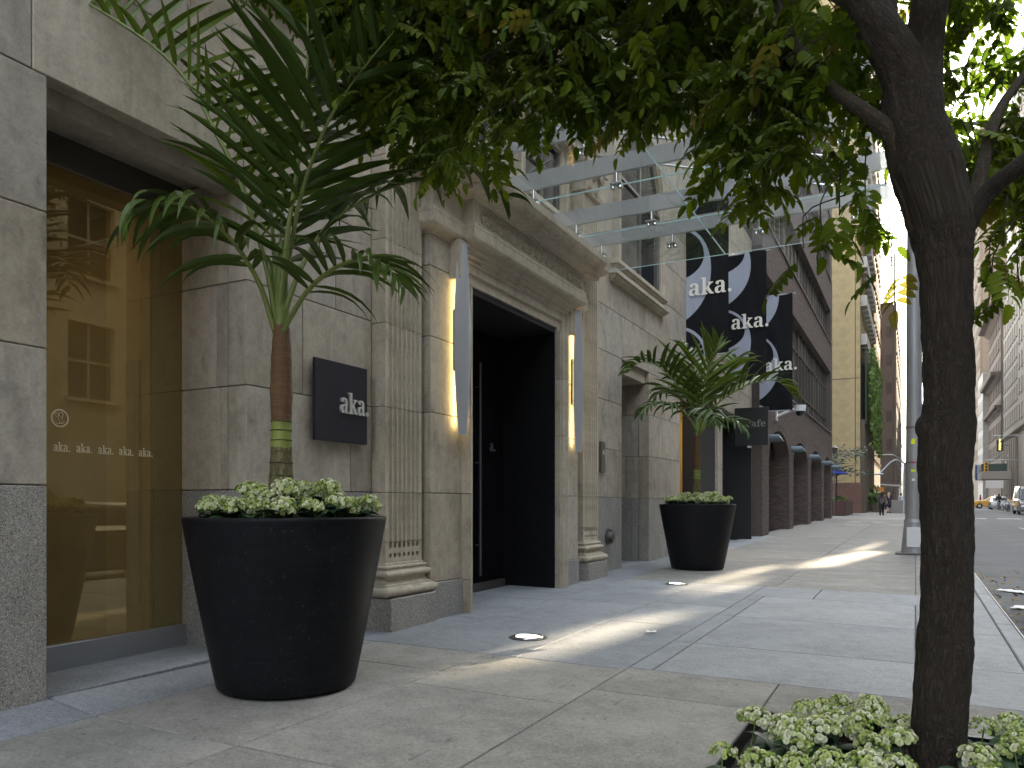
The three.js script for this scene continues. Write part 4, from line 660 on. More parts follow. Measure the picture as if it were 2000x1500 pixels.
{
  const D = 3.6, q = (u, v, d = D) => at(u, v, d), W = (px, d = D) => px / 2 / F * d;
  const BARK = mt(C(0.055, 0.043, 0.033), texBark, 0.95, bumpBark, 0.012), BARK2 = mt(C(0.085, 0.07, 0.052), texBark, 0.95, bumpBark, 0.005);
  const trunk = limb([[V(TX - 0.005, 0.02, TZ), 0.145], [q(1829, 1500), W(100)], [q(1836, 1380), W(98)], [q(1846, 1270), W(101)], [q(1849, 1180), W(92)], [q(1850, 1040), W(93)], [q(1846, 930), W(95)], [q(1851, 842), W(100)], [q(1852, 780), W(90)], [q(1850, 640), W(90)], [q(1846, 520), W(98)], [q(1836, 430), W(118)], [q(1808, 330), W(128)], [q(1785, 240), W(112)], [q(1782, 170), W(108)]], 330, 120, 0.03, 2);
  { const p = trunk.attributes.position, nn = trunk.attributes.normal, uv = trunk.attributes.uv, on = nn.clone(); for (let i = 0; i < p.count; i++) { const a = uv.getX(i) / 2 % 1, y = p.getY(i) / 2.4, ri = 1 - Math.abs(fbm(a, y * 0.9 % 1, 14, 3, 161) * 2 - 1), pl = vn(a, y % 1, 44, 163), k = 0.012 * (ri - 0.6) + 0.007 * (pl - 0.5) + 0.005 * (vn(a, (y * 0.5) % 1, 90, 165) - 0.5); p.setXYZ(i, p.getX(i) + on.getX(i) * k, p.getY(i) + on.getY(i) * k, p.getZ(i) + on.getZ(i) * k); } trunk.computeVertexNormals(); }
  mesh('trunk', trunk, BARK, tree);
  const knot = new THREE.SphereGeometry(0.055, 14, 10).scale(0.8, 1.2, 1); const kp = q(1812, 835); mesh('knot', T(knot, kp.x, kp.y, kp.z), BARK, tree);
  const branch = (l, m = BARK2, r = 0.03) => mesh('branch', limb(l, 40, 14, r, 1), m, tree);
  branch([[q(1788, 210), W(96)], [q(1760, 130), W(88)], [q(1712, 50), W(76)], [q(1672, -40, 3.65), W(64)], [q(1610, -220, 3.8), W(46)], [q(1500, -420, 4.1), W(24)]], BARK);
  branch([[q(1790, 200), W(92)], [q(1802, 110), W(74)], [q(1816, 0, 3.5), W(64)], [q(1830, -150, 3.4), W(54)], [q(1870, -420, 3.2), W(30)]], BARK);
  branch([[q(1776, 320), W(70)], [q(1745, 268), W(38)], [q(1690, 218), W(27)], [q(1640, 185, 3.7), W(25)], [q(1590, 135, 3.8), W(23)], [q(1545, 70, 3.9), W(21)], [q(1512, 0, 4.0), W(18)], [q(1470, -120, 4.2), W(12)]]);
  branch([[q(1856, 500), W(58)], [q(1888, 435, 3.56), W(40)], [q(1935, 370, 3.5), W(34)], [q(1990, 325, 3.4), W(31)], [q(2080, 250, 3.3), W(26)], [q(2200, 120, 3.1), W(14)]], BARK);
  branch([[q(1860, 480), W(56)], [q(1898, 400, 3.65), W(30)], [q(1920, 320, 3.7), W(26)], [q(1945, 230, 3.8), W(22)], [q(1990, 160, 3.9), W(18)], [q(2080, 60, 4), W(10)]]);
  branch([[q(1745, 110), W(36)], [q(1742, 50, 3.6), W(26)], [q(1738, -30, 3.6), W(20)], [q(1720, -200, 3.7), W(10)]]);
  branch([[q(1700, 30), W(26)], [q(1560, -30, 3.9), W(18)], [q(1350, 10, 4.3), W(12)], [q(1200, 90, 4.6), W(7)], [q(1010, 150, 4.9), W(4)]]);
  branch([[q(1640, -120, 3.8), W(24)], [q(1400, -140, 4.3), W(16)], [q(1100, -40, 4.8), W(10)], [q(860, 60, 5.1), W(6)], [q(680, 110, 5.3), W(3)]]);
  branch([[q(1545, 70, 3.9), W(13)], [q(1500, 140, 4.0), W(9)], [q(1480, 260, 4.05), W(6)], [q(1500, 370, 4.1), W(4)]]);
  // compound leaf: rachis with paired, toothed leaflets
  const leaflet = (l, w) => { const pts = [], n = 6; for (let i = 0; i <= n; i++) { const t = i / n; pts.push([w / 2 * Math.pow(Math.sin(Math.PI * Math.pow(t, 0.72) * 0.97), 0.85), t * l]); if (i < n) pts.push([w / 2 * Math.pow(Math.sin(Math.PI * Math.pow(t + 0.5 / n, 0.72) * 0.97), 0.85) * 0.70, (t + 0.62 / n) * l]); } const half = pts.slice(1, -1); return { half, tip: [0, l] }; };
  const leafGeo = (pairs, L, l0, curl) => {
    const pos = [];
    const put = (l, w, base, dir, nrm) => { const a = leaflet(l, w), ax = V().crossVectors(dir, nrm).normalize(), pt = (x, y) => base.clone().addScaledVector(dir, y).addScaledVector(ax, x).addScaledVector(nrm, Math.abs(x) * 0.35 - curl * y * y / l); for (const s of [-1, 1]) { const line = [[0, 0], ...a.half, a.tip]; for (let i = 0; i < line.length - 1; i++) { const A = pt(0, line[i][1] * 0.98), B = pt(s * line[i][0], line[i][1]), Cc = pt(s * line[i + 1][0], line[i + 1][1]), Dd = pt(0, line[i + 1][1] * 0.98); pos.push(...A.toArray(), ...B.toArray(), ...Cc.toArray()); if (i < line.length - 2) pos.push(...A.toArray(), ...Cc.toArray(), ...Dd.toArray()); } } };
    const ra = t => V(0, -0.25 * L * t * t, L * t);
    for (let i = 0; i < pairs; i++) { const t = 0.22 + 0.72 * i / pairs, k = l0 * (0.8 + 0.35 * Math.sin(Math.PI * (i + 0.5) / pairs)); for (const s of [-1, 1]) put(k, k * 0.58, ra(t + s * 0.015), V(s * 0.85, -0.22, 0.5).normalize(), V(s * 0.2, 1, 0.1).normalize()); }
    put(l0 * 1.15, l0 * 0.66, ra(0.97), V(0, -0.5, 0.86).normalize(), V(0, 0.86, 0.5).normalize());
    const g = new THREE.BufferGeometry(); g.setAttribute('position', new THREE.Float32BufferAttribute(pos, 3)); g.computeVertexNormals(); g.setAttribute('uv', new THREE.Float32BufferAttribute(new Float32Array(pos.length / 3 * 2), 2));
    return merge([g, tube([ra(0), ra(0.33), ra(0.66), ra(1)], 0.0014, 6, 3)]);
  };
  const LEAVES = [leafGeo(4, 0.25, 0.086, 0.16), leafGeo(5, 0.29, 0.076, 0.3), leafGeo(3, 0.2, 0.095, 0.22)];
  const LEAFM = P(C(1, 1, 1), 0.75, { transmission: 0.55, thickness: 0, ior: 1.3, specularIntensity: 0.35 });
  // lower edge of the crown, as it hangs: [u, v, distance]
  const edge = [[430, -60, 5.6], [520, 20, 5.5], [600, 70, 5.45], [660, 190, 5.4], [720, 200, 5.35], [780, 300, 5.25], [860, 355, 5.15], [960, 330, 5.05], [1020, 300, 4.9], [1090, 235, 4.8], [1160, 262, 4.7], [1240, 270, 4.6], [1300, 215, 4.5], [1350, 215, 4.45], [1400, 190, 4.35], [1432, 300, 4.25], [1480, 370, 4.2], [1530, 380, 4.1], [1600, 350, 4.0], [1680, 310, 3.9], [1740, 300, 3.8], [1790, 300, 3.7], [1830, 280, 3.65], [1900, 400, 3.7], [1960, 480, 3.7], [2050, 480, 3.7], [2200, 480, 3.6]];
  const low = u => { for (let i = 0; i < edge.length - 1; i++) if (u <= edge[i + 1][0]) { const t = (u - edge[i][0]) / (edge[i + 1][0] - edge[i][0]); return [lerp(edge[i][1], edge[i + 1][1], t), lerp(edge[i][2], edge[i + 1][2], t)]; } return [480, 3.6]; };
  const spots = [];
  const clump = (c, r, n, hang) => { for (let i = 0; i < n; i++) spots.push([c.clone().add(V(rr(-1, 1), rr(-0.6, 0.6), rr(-1, 1)).multiplyScalar(r)), hang]); };
  const twigs = [];
  // clumps along the visible underside, on twigs
  for (let i = 0; i < 430; i++) {
    const u = rr(440, 2150), [v, d0] = low(u), near = u > 1590, d = near ? Math.max(d0, 3.95) + rr(0, 0.9) : d0 + rr(-0.35, 0.45), dep = Math.pow(rnd(), 1.3), c = at(u, v - 0.20 * F / d - dep * 380, d);
    if (near && rnd() < 0.6) continue;
    if (u > 1330 && u < 1425 && v - dep * 420 > 130) continue;
    clump(c, rr(0.14, 0.24), Math.round(rr(6, 11)), 0.8);
    const b = c.clone().add(V(rr(-0.3, 0.3) + (TX - c.x) * 0.28, rr(0.12, 0.4), rr(-0.3, 0.3) + (TZ - c.z) * 0.28)); twigs.push([b, c.clone().lerp(b, 0.5).add(V(0, 0.05, 0)), c]);
  }
  // single sprays that hang free of the crown
  for (const [u, v, d, n] of [[1605, 520, 3.75, 4], [1640, 490, 3.75, 3], [1570, 555, 3.75, 2], [1690, 450, 3.75, 4], [1738, 525, 3.7, 3], [1742, 600, 3.7, 2], [1935, 600, 3.6, 3], [1960, 565, 3.6, 4], [1990, 620, 3.5, 3], [1940, 640, 3.5, 2], [1440, 400, 4.15, 5], [1425, 350, 4.15, 4], [1470, 440, 4.15, 4], [1500, 455, 4.1, 3], [1255, 275, 4.6, 3], [1205, 282, 4.65, 3], [1120, 262, 4.75, 3], [1345, 160, 4.4, 4], [1010, 320, 4.9, 4], [880, 385, 5.1, 4], [830, 365, 5.1, 4], [690, 235, 5.4, 3], [1335, 230, 4.45, 3]]) { const c = at(u, v - 70, d); clump(c, 0.09, n, 1); twigs.push([c.clone().add(V(rr(-0.1, 0.2), 0.3, rr(-0.05, 0.2))), c.clone().add(V(0, 0.16, 0)), c]); }
  // body of the crown above and behind, out of the frame: it shades the pavement and the leaves below
  for (let i = 0; i < 230; i++) { const a = rr(0, 6.283), r = 3.9 * Math.sqrt(rnd()), x = TX + r * Math.cos(a) - 0.2, z = TZ + r * Math.sin(a) - 0.3, top = 4.6 + 3.2 * Math.sqrt(Math.max(0, 1 - r * r / 15.6)), y = rr(4.3 + 0.04 * r * r, top); const c = V(x, y, z); const d = (x - EYE.x) * CT - (z - EYE.z) * ST; if (d > 0.8) { const u = CX + F * ((x - EYE.x) * ST + (z - EYE.z) * CT) / d, v = CY - F * (y - EYE.y) / d; if (v > -40) continue; } if (z < 0.7) continue; clump(c, 0.3, 8, 0.6); }
  const dummy = new THREE.Object3D(), per = LEAVES.map(() => []);
  for (const [p, hang] of spots) { const k = Math.floor(rnd() * 3); dummy.position.copy(p); dummy.rotation.set(rr(0.1, 0.9) * hang + rr(-0.3, 0.3), rr(0, 6.283), rr(-0.5, 0.5), 'YXZ'); dummy.scale.setScalar(rr(0.6, 1.12)); dummy.updateMatrix(); per[k].push(dummy.matrix.clone()); }
  const crown = new THREE.Group(); crown.name = 'crown'; tree.add(crown);
  LEAVES.forEach((g, k) => {
    const im = new THREE.InstancedMesh(g, LEAFM, per[k].length); im.name = 'leaves'; im.userData.kind = 'stuff'; im.castShadow = im.receiveShadow = true;
    per[k].forEach((m, i) => { im.setMatrixAt(i, m); const t = rnd(); im.setColorAt(i, t > 0.97 ? C(0.26, 0.22, 0.03) : C(lerp(0.06, 0.15, t), lerp(0.105, 0.21, t * rr(0.8, 1.1)), lerp(0.003, 0.010, rnd()))); }); crown.add(im);
  });
  mesh('twigs', merge(twigs.map(t => tube(t, 0.0035, 6, 4))), BARK2, tree, 'stuff');
}

// ------------------------------------------------------------------ brown brick building with an arcade
const bricks = thing('brick_building', 'brown brick building with low arches and long bands of windows', 'building');
{
  const X0 = 27.56, X1 = 53, ZF = 0.6, TOP = 24, piers = [28.45, 34.75, 41.05, 47.35, 52.75], hw = 0.62;
  const MORT = mt(C(0.125, 0.10, 0.088), texSpot, 0.95, null, 0), INNER = mt(C(0.11, 0.088, 0.075), texSpot, 0.9, null, 0);
  const archs = piers.slice(0, 4).map((p, i) => [p + hw, piers[i + 1] - hw]), spr = 3.15, rise = 1.05;
  const archY = (x, a) => { const c = (a[0] + a[1]) / 2, r = (a[1] - a[0]) / 2, t = (x - c) / r; return Math.abs(t) >= 1 ? -1 : spr + rise * Math.sqrt(1 - t * t); };
  const bands = [[5.85, 9.6], [11.4, 13.4], [15.3, 17.3], [19.2, 21.2]], WX0 = 28.3, WX1 = 51.9;
  const archPts = a => { const l = [[a[0], 0.05], [a[0], spr]]; for (let i = 1; i < 16; i++) { const t = Math.PI * (1 - i / 16), c = (a[0] + a[1]) / 2, r = (a[1] - a[0]) / 2; l.push([c + r * Math.cos(t), spr + rise * Math.sin(t)]); } l.push([a[1], spr], [a[1], 0.05]); return l; };
  const out = [[X0, 0]]; out.push([X1, 0], [X1, TOP], [X0, TOP]);
  const w = slab(out, [...archs.map(archPts), ...bands.map(b => hole(WX0, WX1, b[0], b[1]))], 0.55);
  mesh('wall', uvm(T(w, 0, 0, ZF - 0.56), 1), MORT, bricks);
  const brickGeo = cb(-0.1, 0.1, -0.0315, 0.0315, -0.02, 0.016, 0.004), list = [], q = new THREE.Object3D();
  const put = (x, y, z, turn = 0, roll = 0, sx = 1) => { q.position.set(x, y, z); q.rotation.set(0, turn, roll); q.scale.set(sx, 1, 1); q.updateMatrix(); list.push(q.matrix.clone()); };
  const pitch = 0.211, cy = 0.0745;
  for (let r = 0; r * cy < 15.2; r++) { const y = 0.1 + r * cy; for (let x = X0 + 0.1 + (r % 2) * pitch / 2; x < X1 - 0.08; x += pitch) {
    if (bands.some(b => y > b[0] - 0.03 && y < b[1] + 0.03 && x > WX0 - 0.06 && x < WX1 + 0.06)) continue;
    const a = archs.find(b => x > b[0] - 0.05 && x < b[1] + 0.05); if (a && (y < spr || y < archY(Math.max(a[0] + 0.001, Math.min(a[1] - 0.001, x)), a) + 0.36)) continue;
    put(x, y, ZF);
  } }
  for (const a of archs) { const c = (a[0] + a[1]) / 2, r0 = (a[1] - a[0]) / 2; for (const [k, e] of [[0.10, 0], [0.27, 0.006]]) for (let i = 0; i <= 92; i++) { const t = Math.PI * i / 92, R = r0 + k, Y = rise + k; q.position.set(c + R * Math.cos(t), spr + Y * Math.sin(t), ZF + e); q.rotation.set(0, 0, Math.atan2(Math.sin(t) / Y, Math.cos(t) / R)); q.scale.set(0.78, 1, 1); q.updateMatrix(); list.push(q.matrix.clone()); }
    for (let r = 0; r * cy < 3.1; r++) for (let k = 0; k < 8; k++) put(a[1] - 0.001, 0.1 + r * cy, ZF - 0.12 - k * pitch - (r % 2) * pitch / 2, -Math.PI / 2);
  }
  const im = new THREE.InstancedMesh(brickGeo, mt(C(1, 1, 1), texSpot, 0.88, null, 0), list.length); im.name = 'brickwork'; im.userData.kind = 'stuff'; im.castShadow = im.receiveShadow = true;
  list.forEach((m, i) => { im.setMatrixAt(i, m); const t = rnd(); im.setColorAt(i, C(lerp(0.10, 0.175, t), lerp(0.074, 0.125, t), lerp(0.064, 0.106, t))); }); bricks.add(im);
  for (const p of piers) mesh('pier', uvm(bx(Math.max(X0, p - hw + 0.02), Math.min(X1, p + hw - 0.02), 0, spr + 0.9, ZF - 2.2, ZF - 0.57), 1), MORT, bricks);
  mesh('arcade_back', bx(X0, X1, 0, 5, -4, -3.6), INNER, bricks); mesh('arcade_ceiling', bx(X0, X1, 4.3, 4.4, -3.6, ZF - 0.57), INNER, bricks);
  mesh('body', uvm(bx(X0, X1, 4.4, TOP, -14, -1.2), 1), INNER, bricks); mesh('end_wall', uvm(bx(X1 - 0.5, X1 - 0.01, 0, TOP, -14, ZF - 0.57), 1), MORT, bricks); mesh('party_wall', bx(X0 + 0.02, X0 + 0.5, 0, TOP, -14, ZF - 0.57), MORT, bricks);
  const FRAME = M(C(0.05, 0.043, 0.036), 0.4, { metalness: 0.4 }), PANE = P(C(0.045, 0.04, 0.035), 0.03, { ior: 1.6 }), GLINTPANE = P(C(0.55, 0.50, 0.40), 0.12, { clearcoat: 1, clearcoatRoughness: 0.02 });  // some panes are pale: warm window reflections put into their colour
  for (const [k, b] of bands.entries()) {
    const n = 20, dx = (WX1 - WX0) / n, rows = k ? [[b[0] + 0.06, b[1] - 0.06]] : [[b[0] + 0.06, b[0] + 0.75], [b[0] + 0.83, b[0] + 2.65], [b[0] + 2.73, b[1] - 0.06]];
    mesh('window_sill', cb(WX0 - 0.1, WX1 + 0.1, b[0] - 0.09, b[0] - 0.005, ZF - 0.3, ZF + 0.07, 0.006), MORT, bricks);
    for (let i = 0; i < n; i++) { const wn = new THREE.Group(); wn.name = 'window'; bricks.add(wn); const x0 = WX0 + i * dx, x1 = x0 + dx; mesh('mullion', cb(x0 - 0.04, x0 + 0.04, b[0], b[1], ZF - 0.36, ZF - 0.22, 0.004), FRAME, wn); rows.forEach((r, j) => { const pg = new THREE.PlaneGeometry(dx - 0.08, r[1] - r[0]); pg.rotateY(rr(-0.008, 0.008)); mesh('pane', T(pg, (x0 + x1) / 2, (r[0] + r[1]) / 2, ZF - 0.31), rnd() < 0.45 ? GLINTPANE : PANE, wn); if (j) mesh('transom', cb(x0 + 0.04, x1 - 0.04, r[0] - 0.08, r[0], ZF - 0.35, ZF - 0.24, 0.004), FRAME, wn); }); }
  }
  // lamps on the piers: slanted grey cylinders
  const LM = mt(C(0.20, 0.26, 0.30), texSpot, 0.45, null, 0, { metalness: 0.3 });
  piers.forEach((p, i) => {
    const l = thing('pier_lamp', ['blue grey slant-cut lamp on the brick pier next to the hotel', 'blue grey slant-cut lamp on the second brick pier from the hotel', 'blue grey slant-cut lamp on the third brick pier from the hotel', 'blue grey slant-cut lamp on the fourth brick pier from the hotel', 'blue grey slant-cut lamp on the brick pier next to the blue parasol'][i], 'wall lamp', [p, 3.72, ZF + 0.02], 0, 'cylinder lamps along the brick arcade');
    const g = cyl(0.13, 0.13, 0.5, 24, true).rotateX(Math.PI / 2).translate(0, 0, 0.255), a = g.attributes.position; for (let k = 0; k < a.count; k++) if (a.getZ(k) > 0.3) a.setZ(k, a.getZ(k) - a.getY(k) * 0.7); g.computeVertexNormals();
    mesh('housing', g, LM, l); const cap = new THREE.CircleGeometry(0.12, 24), c2 = cap.attributes.position; for (let k = 0; k < c2.count; k++) c2.setZ(k, 0.495 - c2.getY(k) * 0.7); cap.computeVertexNormals(); mesh('lens', cap, M(C(0.75, 0.76, 0.72), 0.3), l); mesh('mount', T(cyl(0.15, 0.15, 0.03, 20).rotateX(Math.PI / 2), 0, 0, 0.0), LM, l);
  });
  const cam = thing('dome_camera', 'white bracketed dome camera below the last banner', 'camera', [30.6, 4.95, ZF + 0.02]);
  mesh('bracket', [bar(V(0, -0.25, 0), V(0, 0.05, 0.75), 0.05), cb(-0.12, 0.12, -0.4, 0, 0, 0.05, 0.005)], WHITE, cam); mesh('housing', T(cyl(0.2, 0.22, 0.22, 24), 0, 0.02, 0.85), WHITE, cam); mesh('dome', T(new THREE.SphereGeometry(0.17, 20, 12), 0, -0.1, 0.85), M(C(0.02, 0.02, 0.02), 0.1), cam);
}

// ------------------------------------------------------------------ buildings along the street: wall with real window openings
function tower(name, label, x0, x1, z0, z1, h, m, o = {}) {
  const t = thing(name, label, 'building', [0, 0, 0], 0, o.group), left = o.left, zf = left ? z1 : z0, s = left ? 1 : -1, dep = 0.35;
  mesh('body', uvm(left ? bx(x0, x1, 0, h, z0, z1 - dep - 0.05) : bx(x0, x1, 0, h, z0 + dep + 0.05, z1), 2), m, t);
  const hs = [], { nx = 0, ny = 0, y0 = 4, ww = 1.2, wh = 1.8, dy = 3.4, sx = x0, ex = x1 } = o, dx = (ex - sx) / Math.max(1, nx);
  for (let j = 0; j < ny; j++) for (let i = 0; i < nx; i++) { const cx = sx + dx * (i + 0.5), y = y0 + j * dy; if (y + wh < h - 0.5) hs.push([cx - ww / 2, cx + ww / 2, y, y + wh]); }
  const g = slab(rect(x0, x1, 0, h), hs.map(q => hole(...q)), dep); mesh('front', uvm(T(g, 0, 0, left ? zf - dep : zf), 2), m, t);
  const pg = new THREE.PlaneGeometry(ww, wh), fg = merge([bx(-ww / 2, ww / 2, -0.04, 0.04, -0.03, 0.03), bx(-0.03, 0.03, -wh / 2, wh / 2, -0.025, 0.025)]), sg = bx(-ww / 2 - 0.12, ww / 2 + 0.12, -0.12, 0, -0.1, 0.1);
  for (const q of hs) { const w = new THREE.Group(); w.name = 'window'; t.add(w); w.position.set((q[0] + q[1]) / 2, (q[2] + q[3]) / 2, zf - s * 0.22); if (!left) w.rotation.y = Math.PI; mesh('pane', pg, o.pane || DARKPANE, w); if (o.frames) { mesh('frame', fg, o.frames, w).position.z = 0.03; mesh('sill', sg, o.trim || m, w).position.set(0, -wh / 2, 0.26); } }
  if (o.cornice) for (const [y, out, hh] of o.cornice) mesh('cornice', uvm(sweep(left ? [[x0, zf], [x1, zf]] : [[x1, zf], [x0, zf]], [[-0.1, y], [0.05, y], [out * 0.3, y + hh * 0.3], [out * 0.4, y + hh * 0.45], [out * 0.9, y + hh * 0.55], [out, y + hh * 0.8], [out, y + hh], [-0.1, y + hh]]), 2), o.trim || m, t);
  return t;
}
const BEIGE = mt(C(0.36, 0.32, 0.26), texSpot, 0.9, null, 0), PALE = mt(C(0.46, 0.43, 0.38), texSpot, 0.9, null, 0), TAN = mt(C(0.40, 0.31, 0.16), texSpot, 0.95, null, 0), RUST = mt(C(0.28, 0.15, 0.075), texSpot, 0.95, null, 0), DKBRICK = mt(C(0.085, 0.065, 0.05), texSpot, 0.95, null, 0), BROWNSTONE = mt(C(0.16, 0.12, 0.09), texSpot, 0.9, null, 0), WFR = M(C(0.35, 0.33, 0.30), 0.6);
// the left side beyond the brick building
{
  const t = tower('tan_building', 'tall building with a blank tan side wall and ivy on its street front', 70, 88, -16, 1.25, 62, TAN, { left: true, nx: 9, ny: 14, y0: 15, ww: 1.3, wh: 2.3, dy: 3.2, frames: M(C(0.12, 0.12, 0.12), 0.5), trim: PALE });
  mesh('granite_base', bx(69.7, 70.0, 0, 3.15, -8, 1.4), mt(C(0.16, 0.075, 0.05), texGranite, 0.6, null, 0), t); mesh('render_band', bx(69.985, 70.0, 11.8, 11.87, -16, 1.25), BROWNSTONE, t); mesh('render_band', bx(69.985, 70.0, 24.4, 24.47, -16, 1.25), BROWNSTONE, t);
  for (let i = 0; i < 9; i++) for (let j = 0; j < 12; j++) mesh('balcony', cb(70.3 + i * 2, 71.7 + i * 2, 14.6 + j * 3.2, 15.5 + j * 3.2, 1.25, 1.75, 0.03), PALE, t);
  for (let i = 0; i < 6; i++) mesh('column', cb(70.3 + i * 3.1, 70.9 + i * 3.1, 0.6, 8.4, 1.25, 1.6, 0.04), BROWNSTONE, t);
  mesh('shopfront', bx(70.9, 87.8, 0.6, 8.0, 1.251, 1.3), DARKPANE, t);
  const ivy = thing('ivy', 'green ivy climbing over the street front of the tan building', 'ivy'), leaf = new THREE.CircleGeometry(0.16, 5), n = 2600, im = new THREE.InstancedMesh(leaf, P(C(1, 1, 1), 0.8, { transmission: 0.3, thickness: 0 }), n), d = new THREE.Object3D(); im.name = 'foliage'; im.userData.kind = 'stuff'; im.castShadow = true;
  for (let i = 0; i < n; i++) { const x = rr(70.2, 88), y = rr(8.2, 14.4) * (rnd() < 0.15 ? 0.75 : 1); d.position.set(x, y, 1.75 + 0.5 * fbm(x / 20 % 1, y / 20 % 1, 12, 3, 171) + rr(0, 0.25)); d.rotation.set(rr(-1, 1), rr(-1, 1), rr(0, 6)); d.scale.setScalar(rr(0.7, 1.4)); d.updateMatrix(); im.setMatrixAt(i, d.matrix); const k = rnd(); im.setColorAt(i, C(lerp(0.06, 0.16, k), lerp(0.13, 0.26, k), 0.02)); } ivy.add(im); mesh('stems', bx(70.2, 88, 8, 14.3, 1.61, 1.72), M(C(0.03, 0.04, 0.015), 1), ivy);
}
tower('rust_brick_building', 'rust coloured brick building beyond the tan one', 88.1, 104, -16, 1.5, 48, RUST, { left: true, nx: 7, ny: 11, y0: 6, ww: 1.1, wh: 2.0, dy: 3.6, frames: WFR });
{
  const t = tower('dark_building', 'dark brick building across the avenue with scaffolding on its roof', 122, 165, -16, 2.9, 30, DKBRICK, { left: true, nx: 12, ny: 7, y0: 5, ww: 1.6, wh: 2.2, dy: 3.6, frames: WFR });
  const P3 = []; for (const x of [122.3, 125, 128]) for (const z of [-1.4, 0.6, 2.6]) P3.push(bar(V(x, 30, z), V(x, 38.5, z), 0.06, 0.06, 5)); for (const y of [32, 34, 36, 38]) { for (const z of [-1.4, 0.6, 2.6]) P3.push(bar(V(122.3, y, z), V(128, y, z), 0.05, 0.05, 5)); for (const x of [122.3, 125, 128]) P3.push(bar(V(x, y, -1.4), V(x, y, 2.6), 0.05, 0.05, 5)); }
  mesh('scaffold', merge(P3), BRONZE, t); for (let j = 0; j < 5; j++) for (let i = 0; i < 3; i++) mesh('side_window', bx(121.96, 121.995, 9 + j * 4, 10.6 + j * 4, -0.8 + i * 1.2, -0.1 + i * 1.2), DARKPANE, t);
}
tower('far_building', 'pale distant building closing the left side of the street', 240, 300, -20, 1.5, 26, PALE, { left: true, nx: 6, ny: 5, ww: 3, wh: 2 });
// the far side of the street: seen beyond the avenue, or standing outside the picture where it shades the pavement
tower('stone_tower', 'tall beige stone tower with small paired windows beyond the avenue', 122, 137.4, 18.9, 50, 67, BEIGE, { nx: 5, ny: 24, y0: 14, ww: 1.2, wh: 2.2, dy: 3.7, frames: WFR, cornice: [[12, 0.5, 0.6]] });
{
  const t = tower('stone_building', 'beige stone building with small windows and an added roof billboard', 137.5, 160, 18.9, 50, 40, BEIGE, { nx: 8, ny: 8, y0: 14, ww: 1.3, wh: 2.3, dy: 3.2, frames: WFR, cornice: [[12, 0.5, 0.6]] });
  for (let i = 0; i < 9; i++) mesh('shop_pillar', cb(138 + i * 2.6, 138.7 + i * 2.6, 0.5, 11.5, 18.5, 18.9, 0.04), BEIGE, t);
  const b = thing('roof_sunmask', 'large billboard added on the beige stone building roof to shape the sun patches', 'sunmask', [0, 0, 0]);
  for (const x of [138.5, 143, 152, 158]) mesh('leg', bx(x - 0.12, x + 0.12, 39.5, 66, 19.6, 19.85), BRONZE, b);
  // open bays cut in an added panel to shape the sun patches on the pavement
  const sunHoles = [[[147.5, 52.3], [143.9, 50.6], [143.9, 49.45], [148.2, 51.5]], [[149.3, 51.2], [146.6, 49.5], [151.0, 49.45], [153.2, 50.6], [152.7, 51.9]], [[148.4, 48.8], [143.8, 46.8], [142.3, 44.5], [146.6, 46.0], [149.1, 47.95]], [[149.6, 47.5], [147.1, 45.9], [148.9, 44.6], [151.6, 45.9]]];
  mesh('panel', T(slab(rect(137.5, 160, 39.5, 68), sunHoles, 0.03), 0, 0, 19.45), PALE, b);
}
tower('ornate_building', 'dark ornate building with deep projecting cornices', 160.1, 186, 18.6, 50, 36.5, BROWNSTONE, { nx: 8, ny: 8, y0: 6, ww: 1.5, wh: 2.5, dy: 3.8, frames: WFR, cornice: [[35, 2.0, 1.8], [23.5, 1.6, 1.2], [18, 1.0, 0.8]] });
tower('pale_building', 'narrow pale building with a blank side wall past the ornate one', 186.1, 200, 17.6, 28, 28.5, PALE, { nx: 4, ny: 6, y0: 6, ww: 1.3, wh: 2.2, dy: 3.7, frames: WFR });
tower('brown_tower', 'tall brown brick tower behind the pale building', 200.1, 222, 18.0, 24.9, 86, mt(C(0.26, 0.20, 0.14), texSpot, 0.95, null, 0), { nx: 6, ny: 26, y0: 8, ww: 1.4, wh: 2.2, dy: 4, frames: WFR });
tower('far_tower', 'pale far tower at the right edge of the street gap', 260, 330, 17, 60, 60, PALE, { nx: 10, ny: 12, ww: 2.5, wh: 2.4, dy: 4.4 });
tower('opposite_building', 'grey stone building across the road from the hotel', -60, -4, 18.9, 40, 22, PALE, { nx: 14, ny: 4, y0: 5, ww: 1.6, wh: 2.6, dy: 4.2, frames: WFR });
tower('opposite_building', 'cream building across the road from the hotel doorway', -3.9, 34, 18.9, 40, 25, PALE, { nx: 10, ny: 5, y0: 5, ww: 1.7, wh: 2.6, dy: 4.2, frames: WFR });
tower('opposite_building', 'pale building across the road from the brick arcade', 34.1, 66, 18.9, 40, 34, PALE, { nx: 9, ny: 7, y0: 5, ww: 1.7, wh: 2.6, dy: 4.2, frames: WFR });
tower('opposite_building', 'tall beige building across the road before the avenue', 66.1, 104, 18.9, 45, 56, BEIGE, { nx: 9, ny: 16, y0: 5, ww: 1.7, wh: 2.8, dy: 4.8, frames: WFR });

